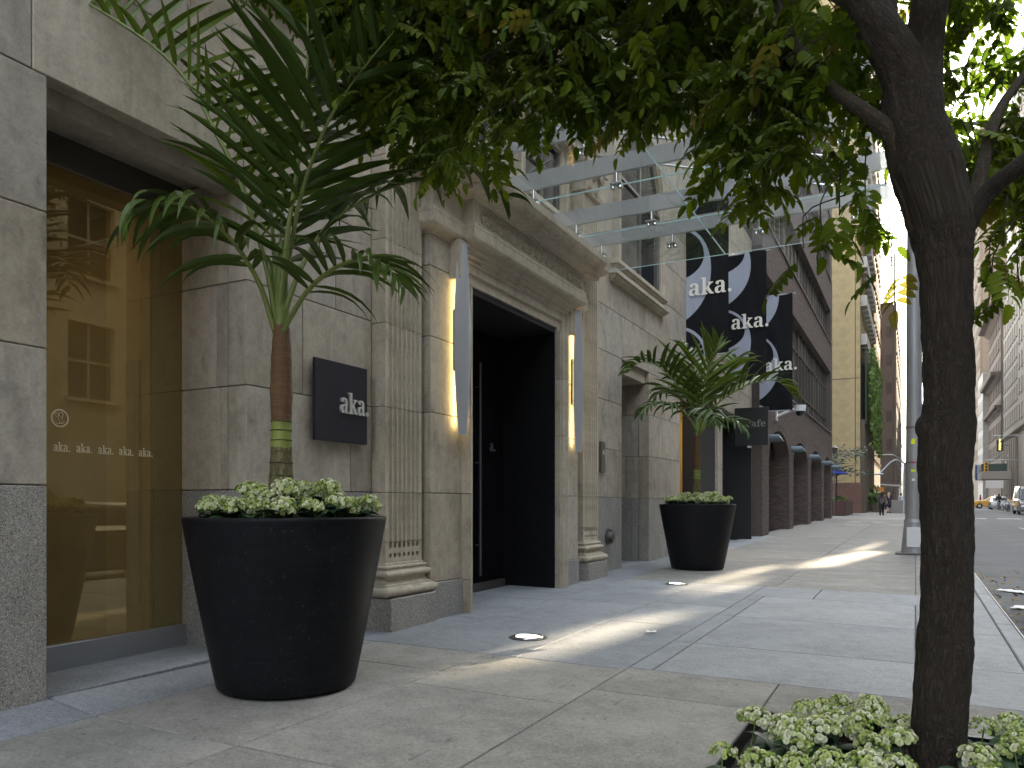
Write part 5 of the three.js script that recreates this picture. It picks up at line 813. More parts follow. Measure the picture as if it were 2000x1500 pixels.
// ------------------------------------------------------------------ street furniture
const LAMPGREY = mt(C(0.36, 0.365, 0.37), texSpot, 0.5, null, 0, { metalness: 0.4 });
{
  const x = 21.1, z = 5.27, p = thing('street_light', 'grey octagonal light pole on a heavy cast base with sticker scraps', 'light pole', [x, G(x, z), z], Math.PI / 8);
  const oct = (r0, r1, y0, y1) => T(cyl(r0, r1, y1 - y0, 8), 0, (y0 + y1) / 2, 0);
  mesh('foot_plate', [cb(-0.40, 0.40, 0.002, 0.05, -0.40, 0.40, 0.012).rotateY(-Math.PI / 8)], mt(C(0.16, 0.155, 0.15), texConc, 0.8, null, 0), p);
  const bs = new THREE.CylinderGeometry(0.30, 0.40, 0.72, 4, 1).rotateY(Math.PI / 4 - Math.PI / 8).translate(0, 0.41, 0); mesh('cast_base', bs, LAMPGREY, p); mesh('base_collar', oct(0.25, 0.22, 0.77, 0.86), LAMPGREY, p);
  mesh('pole', oct(0.205, 0.16, 0.85, 9.5), LAMPGREY, p);
  const panel = cb(-0.16, 0.16, -0.24, 0.24, -0.01, 0.012, 0.004).rotateX(-0.07).rotateY(-Math.PI / 2).translate(-0.262, 0.42, 0).rotateY(-Math.PI / 8); mesh('access_panel', panel, STEELMATT, p);
  for (const [a, b] of [[-0.13, 0.2], [0.13, 0.2], [-0.13, -0.2], [0.13, -0.2]]) mesh('bolt', T(cyl(0.014, 0.014, 0.012, 8).rotateZ(Math.PI / 2), -0.278 + b * 0.07, 0.42 + b, a).rotateY(-Math.PI / 8), STEEL, p);
  for (const y of [2.2, 3.05]) mesh('clamp_band', oct(0.209, 0.209, y, y + 0.03), BRONZE, p);
  [[2.72, '#d8e020', 0.13, 0.09], [2.42, '#e0407a', 0.06, 0.11], [2.22, '#e0407a', 0.06, 0.1], [2.1, '#d8e020', 0.07, 0.12], [2.02, '#c8d020', 0.06, 0.1], [2.9, '#c9c9c4', 0.1, 0.08], [1.8, '#d0d0cc', 0.06, 0.07]].forEach(([y, c, hh, ww], i) => { const a = Math.PI / 8 + Math.PI / 4 * (3 + i % 2), r = lerp(0.205, 0.16, (y - 0.85) / 8.65) * Math.cos(Math.PI / 8) + 0.004; mesh('sticker', new THREE.BoxGeometry(ww, hh, 0.003).rotateZ((i % 3 - 1) * 0.2).translate((i % 2 - 0.5) * 0.03, 0, r).rotateY(-Math.PI / 8 + [-Math.PI / 2, -Math.PI / 4][i % 2] - 0).translate(0, y, 0), M(new THREE.Color(c), 0.7), p); });
  mesh('arm', tube([V(0, 9.3, 0), V(0, 10.2, 0.6), V(0, 10.4, 2.4)], 0.05, 20, 8), LAMPGREY, p); mesh('lamp_head', new RoundedBoxGeometry(0.3, 0.12, 0.7, 3, 0.05).translate(0, 10.38, 2.7), LAMPGREY, p);
}
function cobra(u, v, u2, v2, d, label) {
  const a = at(u, v, d), b = at(u2, v2, d), base = V(a.x, G(a.x, 5), a.z), p = thing('street_light', label, 'light pole', [base.x, base.y, base.z], 0, 'distant street lights'), A = a.clone().sub(base), B = b.clone().sub(base);
  mesh('pole', bar(V(0, 0, 0), A, 0.11, 0.07, 8), LAMPGREY, p); mesh('arm', tube([A, A.clone().lerp(B, 0.35).add(V(0, Math.abs(B.y - A.y) * 0.5 + 0.15, 0)), B], 0.05, 20, 6), STEELMATT, p);
  const g = new RoundedBoxGeometry(0.3, 0.14, 0.7, 2, 0.05); g.translate(B.x, B.y, B.z); mesh('lamp_head', g, STEELMATT, p);
}
cobra(1768, 905, 1708, 890, 80, 'far street light with its arm over the left pavement'); cobra(1766, 905, 1716, 926, 62, 'street light arm in front of the dark building'); cobra(2040, 880, 1946, 851, 95, 'far street light reaching out before the ornate building'); cobra(2030, 930, 1930, 899, 88, 'street light arm that carries the yellow traffic signal');
{
  const c = at(1926, 912, 88), t = thing('traffic_signal', 'yellow three-lamp traffic signal hanging from a street light arm', 'traffic light', [c.x, c.y, c.z], -Math.PI / 2);
  const Y = M(C(0.75, 0.45, 0.03), 0.5); mesh('housing', cb(-0.2, 0.2, -0.55, 0.55, -0.15, 0.15, 0.02), Y, t); for (let i = -1; i < 2; i++) { mesh('visor', T(cyl(0.14, 0.14, 0.22, 14, true).rotateX(Math.PI / 2), 0, i * 0.35, 0.25), Y, t); mesh('lens', T(new THREE.CircleGeometry(0.13, 16), 0, i * 0.35, 0.155), M(C(0.05, 0.05, 0.04), 0.3), t); } mesh('hanger', bar(V(0, 0.55, 0), V(0, 0.85, 0), 0.04), BRONZE, t);
}
function verticalSign(u, v, d, w, h, s, board, ink, label, size, glow) {
  const c = at(u, v, d), t = thing('vertical_sign', label, 'sign', [c.x, c.y, c.z], -Math.PI / 2 + 0.02); mesh('box', cb(-w / 2, w / 2, -h / 2, h / 2, -0.15, 0.15, 0.02), board, t);
  [...s].forEach((ch, i) => { const g = text(ch, size, 0.02, fontSans); g.computeBoundingBox(); const b = g.boundingBox; mesh('letter', T(g, -(b.min.x + b.max.x) / 2, h / 2 - (i + 0.85) * h / (s.length + 0.25) , 0.151), ink, t); });
  mesh('bracket', bx(w / 2, w / 2 + 0.8, -0.05, 0.05, -0.05, 0.05), BRONZE, t);
}
verticalSign(1953, 870, 120, 0.95, 1.85, 'PARK', M(C(0.03, 0.03, 0.02), 0.6), M(C(0.8, 0.7, 0.25), 0.5, { emissive: C(0.9, 0.75, 0.25), emissiveIntensity: 0.5 }), 'black vertical sign with yellow letters reading PARK', 0.42);
verticalSign(1910, 923, 130, 0.8, 2.6, 'PARKING', M(C(0.05, 0.10, 0.32), 0.6), WHITE, 'blue vertical sign with white letters reading PARKING', 0.3);
{
  const c = at(1944, 928, 118), m = thing('marquee', 'grey box marquee over the far pavement below the traffic signal', 'marquee', [c.x, c.y, c.z]); mesh('box', cb(-1.5, 6, -0.65, 0.55, -1.9, 1.9, 0.04), PALE, m); mesh('roof', cb(-1.2, 6, 0.56, 1.7, -1.9, 1.4, 0.03), M(C(0.05, 0.085, 0.075), 0.7), m); mesh('hanger', [bar(V(0, 1.7, -1), V(3, 3.5, 1), 0.05), bar(V(0, 0.5, 1), V(3, 3.5, 2), 0.05)], BRONZE, m);
  const s = at(1942, 946, 112), b = thing('shop_sign', 'white box sign under the grey marquee', 'sign', [s.x, s.y, s.z]); mesh('box', cb(-0.15, 0.15, -0.55, 0.55, -1.1, 1.1, 0.03), WHITE, b); mesh('post', [bar(V(0, -0.55, -0.9), V(0, -3, -0.9), 0.05), bar(V(0, -0.55, 0.9), V(0, -3, 0.9), 0.05)], BRONZE, b);
  const w = at(1738, 944, 100), a = thing('awning', 'white pavement awning below the dark building', 'awning', [w.x, w.y, w.z]); const g = slab([[-1.6, 0], [1.2, -0.25], [1.2, -0.33], [-1.6, -0.08]], [], 8); mesh('canvas', g.rotateY(-Math.PI / 2).translate(8, 0, 0), M(C(0.78, 0.78, 0.76), 0.9), a); for (const z of [-1.4, 1.1]) for (const x of [0.3, 7.6]) mesh('post', bar(V(x, -0.2, z), V(x, -2.9, z), 0.05), WHITE, a);
  const o = at(1718, 956, 78), or = thing('construction_sign', 'orange road works sign beside the pavement shrubs', 'sign', [o.x, o.y, o.z]); mesh('board', cb(-0.03, 0.03, -0.22, 0.22, -0.4, 0.4, 0.01), M(C(0.8, 0.28, 0.03), 0.6), or); mesh('post', bar(V(0.05, -0.2, 0), V(0.05, -2.2, 0), 0.03), BRONZE, or);
}
const d2 = new THREE.Object3D();
// raised brick planter with small trees, umbrella, pots and a concrete block
function smallTree(x, y, z, h, r, n, label, name = 'small_tree', col = [0.03, 0.06, 0.03], group, flat = 0.45) {
  const t = thing(name, label, 'tree', [x, y, z], 0, group); const BK = mt(C(0.07, 0.055, 0.04), texBark, 0.95, null, 0);
  mesh('trunk', limb([[V(0, 0, 0), 0.06], [V(0.05, h * 0.4, 0.03), 0.05], [V(0, h * 0.8, 0), 0.025], [V(0, h, 0), 0.01]], 14, 8, 0.05), BK, t);
  for (let i = 0; i < 6; i++) { const a = i * 1.1, y1 = h * rr(0.4, 0.8); mesh('branch', limb([[V(0, y1, 0), 0.02], [V(r * 0.5 * Math.cos(a), y1 + 0.15, r * 0.5 * Math.sin(a)), 0.014], [V(r * 0.9 * Math.cos(a), y1 + 0.25, r * 0.9 * Math.sin(a)), 0.005]], 8, 5), BK, t); }
  const g = new THREE.CircleGeometry(0.09, 5).scale(0.6, 1.3, 1), im = new THREE.InstancedMesh(g, P(C(1, 1, 1), 0.7, { transmission: 0.3, thickness: 0 }), n), d = new THREE.Object3D(); im.name = 'crown'; im.userData.kind = 'stuff'; im.castShadow = true;
  const cl = Array.from({ length: 14 }, () => { const a = rr(0, 6.28), q = r * Math.sqrt(rnd()) * 0.85; return V(q * Math.cos(a), h * rr(0.5, 1.0), q * Math.sin(a)); });
  for (let i = 0; i < n; i++) { const c = pick(cl); d.position.set(c.x + rr(-1, 1) * r * 0.4, c.y + rr(-1, 1) * r * 0.4 * flat, c.z + rr(-1, 1) * r * 0.4); d.rotation.set(rr(-1.9, -1.2), rr(-0.5, 0.5), rr(0, 6)); d.scale.setScalar(rr(0.7, 1.4)); d.updateMatrix(); im.setMatrixAt(i, d.matrix); const k = rr(0.7, 1.4); im.setColorAt(i, C(col[0] * k, col[1] * k, col[2] * k)); }
  t.add(im); return t;
}
{
  const p = thing('raised_planter', 'low dark red raised planter with young trees at the tan building corner', 'planter', [0, 0, 0]), y = G(62, 1), R = mt(C(0.13, 0.06, 0.05), texGranite, 0.7, null, 0);
  mesh('wall', [cb(59, 59.3, y, y + 1.05, -4, 0.95, 0.02), cb(59.3, 66, y, y + 1.05, 0.65, 0.95, 0.02), cb(65.7, 66, y, y + 1.05, -4, 0.65, 0.02)], R, p); mesh('soil', bx(59.3, 65.7, y, y + 0.9, -4, 0.65), SOIL, p);
  smallTree(60.5, y + 0.9, 0.2, 4.0, 1.9, 900, 'young layered tree in front of the blank tan wall', 'young_tree', [0.035, 0.07, 0.045], null, 0.3);
  smallTree(63, y + 0.9, -0.6, 3.4, 1.5, 600, 'slender young tree behind the layered one', 'young_tree', [0.03, 0.06, 0.035], null, 0.3);
  const gnd = thing('ground_cover_plants', 'green ground cover plants filling the raised planter', 'plants'), n = 500, im = new THREE.InstancedMesh(new THREE.CircleGeometry(0.11, 5), P(C(1, 1, 1), 0.8, { transmission: 0.3, thickness: 0 }), n), d = new THREE.Object3D(); im.name = 'foliage'; gnd.userData.kind = im.userData.kind = 'stuff'; for (let i = 0; i < n; i++) { d.position.set(rr(59.4, 65.6), y + rr(0.92, 1.35), rr(-2, 0.6)); d.rotation.set(rr(-2, -1), rr(-1, 1), rr(0, 6)); d.updateMatrix(); im.setMatrixAt(i, d.matrix); const k = rr(0.6, 1.5); im.setColorAt(i, C(0.09 * k, 0.16 * k, 0.03)); } gnd.add(im);
  const u = thing('umbrella', 'blue parasol standing behind the young trees', 'umbrella', [61, y, -0.6]); mesh('canopy', T(new THREE.ConeGeometry(1.7, 0.7, 8, 1, true), 0, 3.35, 0), M(C(0.03, 0.07, 0.42), 0.8), u); mesh('pole', bar(V(0, 0, 0), V(0, 3.7, 0), 0.03), WHITE, u);
  const lt = thing('plaza_lantern', 'small dark lantern post behind the raised planter', 'lantern', [58, y, 0.3]); mesh('post', bar(V(0, 0, 0), V(0, 4.3, 0), 0.04), BRONZE, lt); mesh('lantern', T(new THREE.CylinderGeometry(0.24, 0.14, 0.42, 6), 0, 4.5, 0), BRONZE, lt); mesh('cap', T(new THREE.ConeGeometry(0.3, 0.2, 6), 0, 4.82, 0), BRONZE, lt);
  for (const [uu, d, lab] of [[1700, 72, 'bushy green shrub in a stone pot against the tan building'], [1712, 68, 'leafy shrub in a stone pot beside the pavement walkers']]) { const c = at(uu, 1000, d), g0 = G(c.x, c.z), s = thing('potted_shrub', lab, 'potted plant', [c.x, g0, c.z]); mesh('pot', T(cyl(0.42, 0.55, 0.8, 20), 0, 0.4, 0), mt(C(0.17, 0.14, 0.11), texConc, 0.9, null, 0), s); const n2 = 420, i2 = new THREE.InstancedMesh(new THREE.CircleGeometry(0.10, 5), P(C(1, 1, 1), 0.8, { transmission: 0.3, thickness: 0 }), n2); i2.name = 'foliage'; i2.userData.kind = 'stuff'; for (let i = 0; i < n2; i++) { const a = rr(0, 6.28), q = rr(0, 0.75); d2.position.set(q * Math.cos(a), rr(0.7, uu < 1705 ? 2.4 : 1.7), q * Math.sin(a)); d2.rotation.set(rr(-2, 0), rr(-1, 1), rr(0, 6)); d2.updateMatrix(); i2.setMatrixAt(i, d2.matrix); const k = rr(0.6, 1.6); i2.setColorAt(i, C(0.09 * k, 0.16 * k, 0.025)); } s.add(i2); }
  const cb2 = thing('concrete_block', 'plain grey concrete barrier block on the far pavement', 'barrier', [72.5, G(72.5, 4), 4.05]); mesh('body', cb(-0.35, 0.35, 0.0, 1.08, -0.75, 0.75, 0.03), CONC[1], cb2);
}

// ------------------------------------------------------------------ people: tapered bones joined by a smooth minimum and meshed
const SKIN = M(C(0.40, 0.25, 0.18), 0.6);
function blob(bones, box, n, k = 0.035) {
  const mc = new MarchingCubes(n, SKIN, false, false, 40000); mc.isolation = 0;
  const [c, s] = box, B = bones.map(([a, ra, b, rb]) => { const A = V(...a), D = V(...b).sub(A); return [A, D, D.lengthSq() || 1e-9, ra, rb]; }), p = V(), q = V();
  for (let z = 0; z < n; z++) for (let y = 0; y < n; y++) for (let x = 0; x < n; x++) {
    p.set(c[0] + ((x - n / 2) / (n / 2)) * s[0], c[1] + ((y - n / 2) / (n / 2)) * s[1], c[2] + ((z - n / 2) / (n / 2)) * s[2]); let d = 1e3;
    for (const [A, D, L, ra, rb] of B) { q.subVectors(p, A); const t = Math.max(0, Math.min(1, q.dot(D) / L)), e = q.addScaledVector(D, -t).length() - lerp(ra, rb, t), h = Math.max(0, k - Math.abs(d - e)) / k; d = Math.min(d, e) - h * h * k * 0.25; }
    mc.field[z * n * n + y * n + x] = -d;
  }
  mc.update(); const g = new THREE.BufferGeometry(); g.setAttribute('position', new THREE.BufferAttribute(mc.positionArray.slice(0, mc.count * 3), 3)); g.setAttribute('normal', new THREE.BufferAttribute(mc.normalArray.slice(0, mc.count * 3), 3));
  return g.scale(...s).translate(...c);
}
// faces +x; o: stride, colours, arms as elbow and hand points for the right (+z) and left side
function person(o, p, turn, label, group) {
  const t = thing('person', label, 'person', p, turn, group), st = o.stride ?? 0.18, box = [[0, 0.86, 0], [0.75, 1.02, 0.55]], N = 58, hip = o.hip || [0, 0.92, 0], sh = o.shoulder || [0.02, 1.40, 0], hd = o.head || [0.04, 1.58, 0];
  const K = o.knees || [[0.5 * st + 0.03, 0.50, 0.10], [-0.3 * st, 0.50, -0.10]], Fo = o.feet || [[st, 0.07, 0.10], [-st * 1.3, 0.10, -0.10]];
  const E = o.elbows || [[-0.08, 1.14, 0.25], [0.04, 1.14, -0.25]], Ha = o.hands || [[0.03, 0.90, 0.25], [0.14, 0.92, -0.24]];
  const S = [[sh[0], sh[1], 0.18], [sh[0], sh[1], -0.18]], Hp = [[hip[0], hip[1], 0.09], [hip[0], hip[1], -0.09]], mid = [(hip[0] + sh[0]) / 2, lerp(hip[1], sh[1], 0.45), 0];
  const legs = [0, 1].flatMap(i => [[Hp[i], 0.085, K[i], 0.055], [K[i], 0.055, Fo[i], 0.036], [Fo[i], 0.036, [Fo[i][0] + 0.14, Fo[i][1] - 0.035, Fo[i][2]], 0.03]]), arms = [0, 1].flatMap(i => [[S[i], 0.052, E[i], 0.040], [E[i], 0.038, Ha[i], 0.028], [Ha[i], 0.03, [Ha[i][0] + 0.02, Ha[i][1] - 0.08, Ha[i][2]], 0.024], [[Ha[i][0] + 0.02, Ha[i][1] - 0.08, Ha[i][2]], 0.018, [Ha[i][0] + 0.035, Ha[i][1] - 0.14, Ha[i][2]], 0.012], [Ha[i], 0.018, [Ha[i][0] + 0.05, Ha[i][1] - 0.06, Ha[i][2]], 0.012]]);
  const torso = [[Hp[0], 0.10, Hp[1], 0.10], [hip, 0.12, mid, 0.105], [mid, 0.105, [sh[0], sh[1] - 0.08, 0], 0.12], [[sh[0], sh[1] - 0.03, 0.13], 0.07, [sh[0], sh[1] - 0.03, -0.13], 0.07]];
  const headB = [[[hd[0] - 0.02, hd[1] - 0.14, 0], 0.048, hd, 0.05], [[hd[0] - 0.015, hd[1] + 0.03, 0], 0.092, [hd[0] + 0.02, hd[1] - 0.03, 0], 0.075], [[hd[0] + 0.09, hd[1], 0], 0.016, [hd[0] + 0.075, hd[1] + 0.03, 0], 0.01], [[hd[0], hd[1], 0.085], 0.02, [hd[0], hd[1], -0.085], 0.02]];
  mesh('body', blob([...torso, ...legs, ...arms, ...headB], box, N), SKIN, t);
  const grow = (b, e) => b.map(([a, ra, c, rc]) => [a, ra + e, c, rc + e]), G1 = (name, b, e, c, k) => mesh(name, blob(grow(b, e), box, N, k), M(c, 0.9), t);
  G1('top', [...torso.slice(o.short ? 1 : 0), ...(o.sleeves === 0 ? [] : [0, 1].flatMap(i => o.sleeves === 1 ? [arms[i * 5]] : [arms[i * 5], arms[i * 5 + 1]]))], 0.017, o.top);
  if (o.skirt) G1('skirt', [[hip, 0.15, [hip[0] + 0.02, hip[1] - 0.3, 0], 0.19]], 0.0, o.bottom); else G1('trousers', [torso[0], ...[0, 1].flatMap(i => o.shorts ? [legs[i * 3]] : [legs[i * 3], legs[i * 3 + 1]])], 0.02, o.bottom);
  G1('shoes', [legs[2], legs[5]], 0.018, o.shoe || C(0.02, 0.02, 0.02));
  G1('hair', o.long ? [[[hd[0] - 0.03, hd[1] + 0.045, 0], 0.095, [hd[0] - 0.06, hd[1] - 0.06, 0], 0.09], [[hd[0] - 0.07, hd[1] - 0.04, 0], 0.085, [hd[0] - 0.10, hd[1] - 0.28, 0], 0.075]] : [[[hd[0] - 0.03, hd[1] + 0.05, 0], 0.093, [hd[0] - 0.045, hd[1] - 0.01, 0], 0.085]], 0.006, o.hair);
  return t;
}
const gp = (u, v) => { const r = at(u, v, 1).sub(EYE); const t = -EYE.y / (r.y - 0.0085 * r.x + 0.009 * r.z); return EYE.clone().addScaledVector(r, t); };
{
  const a = gp(1722, 1007); person({ top: C(0.10, 0.085, 0.10), bottom: C(0.012, 0.012, 0.014), hair: C(0.035, 0.016, 0.01), long: true, sleeves: 2 }, [a.x, a.y, a.z], 0.05, 'person in grey top and black trousers walking away with a shoulder bag');
  const bag = thing('shoulder_bag', 'tan shoulder bag carried by the walker in black trousers', 'bag', [a.x, a.y + 0.95, a.z + 0.33], 0.05); mesh('pouch', new RoundedBoxGeometry(0.34, 0.26, 0.12, 3, 0.05), M(C(0.30, 0.17, 0.06), 0.6), bag); mesh('strap', tube([V(-0.14, 0.1, 0), V(-0.05, 0.4, -0.06), V(0.02, 0.54, -0.12), V(0.1, 0.38, -0.06), V(0.14, 0.1, 0)], 0.012, 20, 5), M(C(0.25, 0.14, 0.05), 0.6), bag);
  const b = at(1736, 997, 64), by = G(b.x, b.z); person({ top: C(0.012, 0.016, 0.05), bottom: C(0.012, 0.016, 0.05), skirt: true, hair: C(0.45, 0.32, 0.16), long: true, sleeves: 1, shoe: C(0.04, 0.03, 0.03) }, [b.x, by, b.z], 0.1, 'person in short navy dress walking away on the far pavement');
  [[1748, 76, C(0.25, 0.12, 0.10), 'person in a reddish shirt standing behind the concrete block'], [1760, 77, C(0.62, 0.66, 0.74), 'person in a pale blue shirt standing behind the concrete block'], [1731, 82, C(0.04, 0.04, 0.05), 'person in dark clothes beneath the white awning']].forEach(([u, d, c, l]) => { const q = at(u, 1000, d); person({ top: c, bottom: C(0.03, 0.035, 0.05), hair: C(0.04, 0.025, 0.015), stride: 0.06, sleeves: 2 }, [q.x, G(q.x, q.z), q.z], rr(-2, 2), l); });
  [[1915, 112, C(0.4, 0.05, 0.05), 'person in a red shirt by the far crossing'], [1965, 104, C(0.05, 0.05, 0.06), 'person in black near the lit shop window']].forEach(([u, d, c, l]) => { const q = at(u, 985, d); person({ top: c, bottom: C(0.02, 0.02, 0.03), hair: C(0.02, 0.015, 0.01), stride: 0.12, sleeves: 2 }, [q.x, GRD(q.x), q.z], 1.5, l); });
}
// ------------------------------------------------------------------ bicycles
function bicycle(x, y, z, turn, label) {
  const b = thing('bicycle', label, 'bicycle', [x, y, z], turn), R = 0.34, FM = M(C(0.03, 0.03, 0.035), 0.4, { metalness: 0.4 }), RUB = M(C(0.015, 0.015, 0.015), 0.9);
  for (const cx of [-0.52, 0.52]) { const w = new THREE.Group(); w.name = 'wheel'; b.add(w); mesh('tyre', T(new THREE.TorusGeometry(R - 0.02, 0.022, 6, 28), cx, R, 0), RUB, w); mesh('rim', T(new THREE.TorusGeometry(R - 0.05, 0.01, 5, 28), cx, R, 0), STEELMATT, w); const s = []; for (let i = 0; i < 10; i++) { const a = i / 10 * 6.283; s.push(bar(V(cx, R, 0), V(cx + (R - 0.05) * Math.cos(a), R + (R - 0.05) * Math.sin(a), 0), 0.003, 0.003, 3)); } mesh('spokes', s, STEELMATT, w); }
  const bb = V(-0.06, 0.29, 0), st = V(-0.2, 0.82, 0), hd2 = V(0.36, 0.86, 0), rw = V(-0.52, R, 0), fw = V(0.52, R, 0);
  mesh('frame', [bar(bb, st, 0.018), bar(st, hd2, 0.016), bar(bb, V(0.39, 0.72, 0), 0.02), bar(bb, rw, 0.012), bar(st, rw, 0.011)], FM, b); mesh('fork', [bar(V(0.34, 0.95, 0), V(0.41, 0.65, 0), 0.017), bar(V(0.41, 0.65, 0), fw, 0.013)], FM, b); mesh('saddle', T(new RoundedBoxGeometry(0.26, 0.06, 0.14, 2, 0.025), -0.22, 0.93, 0), RUB, b); mesh('seat_post', bar(st, V(-0.22, 0.92, 0), 0.013), STEELMATT, b); mesh('handlebar', [bar(V(0.35, 1.02, -0.28), V(0.35, 1.02, 0.28), 0.013), bar(V(0.34, 0.94, 0), V(0.35, 1.02, 0), 0.014)], FM, b); mesh('crank', [T(new THREE.TorusGeometry(0.09, 0.008, 5, 20), bb.x, bb.y, 0.05), bar(V(bb.x, bb.y, 0.07), V(bb.x + 0.16, bb.y - 0.05, 0.07), 0.01), bar(V(bb.x, bb.y, -0.07), V(bb.x - 0.16, bb.y + 0.05, -0.07), 0.01)], FM, b);
}
{
  const c = at(1951, 1000, 84), y = GRD(c.x);
  bicycle(c.x, y, c.z, 0.05, 'dark bicycle ridden down the road by the person in black jacket');
  person({ top: C(0.02, 0.022, 0.025), bottom: C(0.45, 0.44, 0.46), shorts: true, hair: C(0.02, 0.015, 0.01), sleeves: 2, hip: [-0.2, 1.02, 0], shoulder: [0.05, 1.46, 0], head: [0.14, 1.64, 0], knees: [[0.16, 0.72, 0.11], [0.12, 0.62, -0.11]], feet: [[-0.02, 0.34, 0.12], [-0.1, 0.22, -0.12]], elbows: [[0.2, 1.22, 0.24], [0.2, 1.22, -0.24]], hands: [[0.34, 1.08, 0.24], [0.34, 1.08, -0.24]] }, [c.x, y, c.z], 0.05, 'person in black jacket and pale shorts riding the bicycle');
  const e = at(1962, 999, 80); bicycle(e.x, GRD(e.x), e.z, 0.3, 'dark bicycle propped beside the parked cars'); const f = at(1970, 1000, 76); bicycle(f.x, GRD(f.x), f.z, -0.2, 'dark bicycle standing close to the grey van');
}
// ------------------------------------------------------------------ cars
function car(o, p, turn, label, group) {
  const t = thing(o.name, label, o.cat || 'car', p, turn, group), w = o.w, PA = P(o.color, 0.28, { clearcoat: 1, clearcoatRoughness: 0.05, metalness: o.metal || 0 }), RUB = M(C(0.015, 0.015, 0.016), 0.9);
  const wx = o.wheels, R = o.R, arch = x => arc(x, R, R + 0.06, Math.PI, 0, 10);
  const bottom = [[o.body[0][0] , 0.28], ...arch(wx[0]), ...arch(wx[1]), [o.body[o.body.length - 1][0], 0.28]];
  const lower = slab([...bottom, ...o.body.slice().reverse()], [], w - 0.16, 0.08); mesh('body', toCreasedNormals(T(lower, 0, 0, -(w - 0.16) / 2), 0.7), PA, t);
  const cab = slab(o.cabin, [], w - 0.34, 0.05), cp = cab.attributes.position, y0 = Math.min(...o.cabin.map(q => q[1])), y1 = Math.max(...o.cabin.map(q => q[1])); T(cab, 0, 0, -(w - 0.34) / 2); for (let i = 0; i < cp.count; i++) cp.setZ(i, cp.getZ(i) * lerp(1.04, 0.84, (cp.getY(i) - y0) / (y1 - y0))); cab.computeVertexNormals(); mesh('cabin', toCreasedNormals(cab, 0.7), PA, t);
  const zs = y => (w / 2 - 0.12) * lerp(1.04, 0.84, (y - y0) / (y1 - y0)) + 0.012;
  for (const q of o.glass) for (const s of [-1, 1]) { const g = new THREE.BufferGeometry(), v = q.map(([x, y]) => [x, y, s * zs(y)]); g.setAttribute('position', new THREE.Float32BufferAttribute([...v[0], ...v[1], ...v[2], ...v[0], ...v[2], ...v[3]], 3)); g.computeVertexNormals(); mesh('side_window', g, DARKPANE, t); }
  for (const [[xa, ya], [xb, yb], nm] of o.screens) { const g = new THREE.BufferGeometry(), d = norm2(yb - ya, -(xb - xa)), k = 0.062 * (xa > xb ? 1 : -1), A = zs(ya) - 0.09, B = zs(yb) - 0.09, ox = d[0] * k, oy = d[1] * k * -1; const ex = (xa > xb ? 1 : -1) * 0.05, v = [[xa + ex, ya + 0.03, A], [xa + ex, ya + 0.03, -A], [xb + ex, yb + 0.03, -B], [xb + ex, yb + 0.03, B]]; g.setAttribute('position', new THREE.Float32BufferAttribute([...v[0], ...v[1], ...v[2], ...v[0], ...v[2], ...v[3]], 3)); g.computeVertexNormals(); mesh(nm, g, DARKPANE, t); }
  for (const x of wx) for (const s of [-1, 1]) { const wh = new THREE.Group(); wh.name = 'wheel'; t.add(wh); mesh('tyre', T(new THREE.TorusGeometry(R - 0.09, 0.09, 8, 28).scale(1, 1, 1.15), x, R, s * (w / 2 - 0.11)), RUB, wh); mesh('rim', T(cyl(R - 0.13, R - 0.13, 0.12, 20).rotateX(Math.PI / 2), x, R, s * (w / 2 - 0.11)), STEELMATT, wh); }
  const fx = o.body[0][0] - 0.075, rx = o.body[o.body.length - 1][0] + 0.075; // body runs from the tail (-x) to the nose (+x)
  for (const s of [-1, 1]) { mesh('headlight', cb(rx - 0.05, rx + 0.012, 0.62, 0.76, s * (w / 2 - 0.36) - 0.2, s * (w / 2 - 0.36) + 0.2, 0.02), M(C(0.8, 0.8, 0.78), 0.15), t); mesh('tail_light', cb(fx - 0.012, fx + 0.05, 0.68, 0.86, s * (w / 2 - 0.32) - 0.17, s * (w / 2 - 0.32) + 0.17, 0.02), M(C(0.35, 0.01, 0.01), 0.2), t); mesh('mirror', new RoundedBoxGeometry(0.14, 0.12, 0.18, 2, 0.03).translate(o.mirror[0], o.mirror[1], s * (w / 2 + 0.06)), PA, t); }
  mesh('bumper', [cb(rx - 0.1, rx + 0.03, 0.3, 0.5, -w / 2 + 0.12, w / 2 - 0.12, 0.03), cb(fx - 0.03, fx + 0.1, 0.3, 0.5, -w / 2 + 0.12, w / 2 - 0.12, 0.03)], o.trim || PA, t);
  if (o.roofSign) { mesh('roof_sign', cb(-0.5, -0.2, y1 + 0.05, y1 + 0.22, -0.45, 0.45, 0.02), WHITE, t); }
  return t;
}
const SEDAN = { name: 'parked_car', w: 1.85, R: 0.33, wheels: [-1.42, 1.42], body: [[-2.35, 0.45], [-2.3, 0.92], [-1.7, 0.98], [0.9, 0.98], [1.75, 0.90], [2.25, 0.76], [2.35, 0.5]], cabin: [[-1.75, 0.95], [0.95, 0.95], [0.25, 1.42], [-0.9, 1.45], [-1.3, 1.36]], glass: [[[-1.35, 1.02], [-0.42, 1.02], [-0.42, 1.38], [-0.98, 1.38]], [[-0.34, 1.02], [0.72, 1.02], [0.22, 1.38], [-0.34, 1.38]]], screens: [[[0.9, 1.0], [0.3, 1.38], 'windscreen'], [[-1.7, 1.0], [-1.28, 1.34], 'rear_window']], mirror: [0.62, 1.02] };
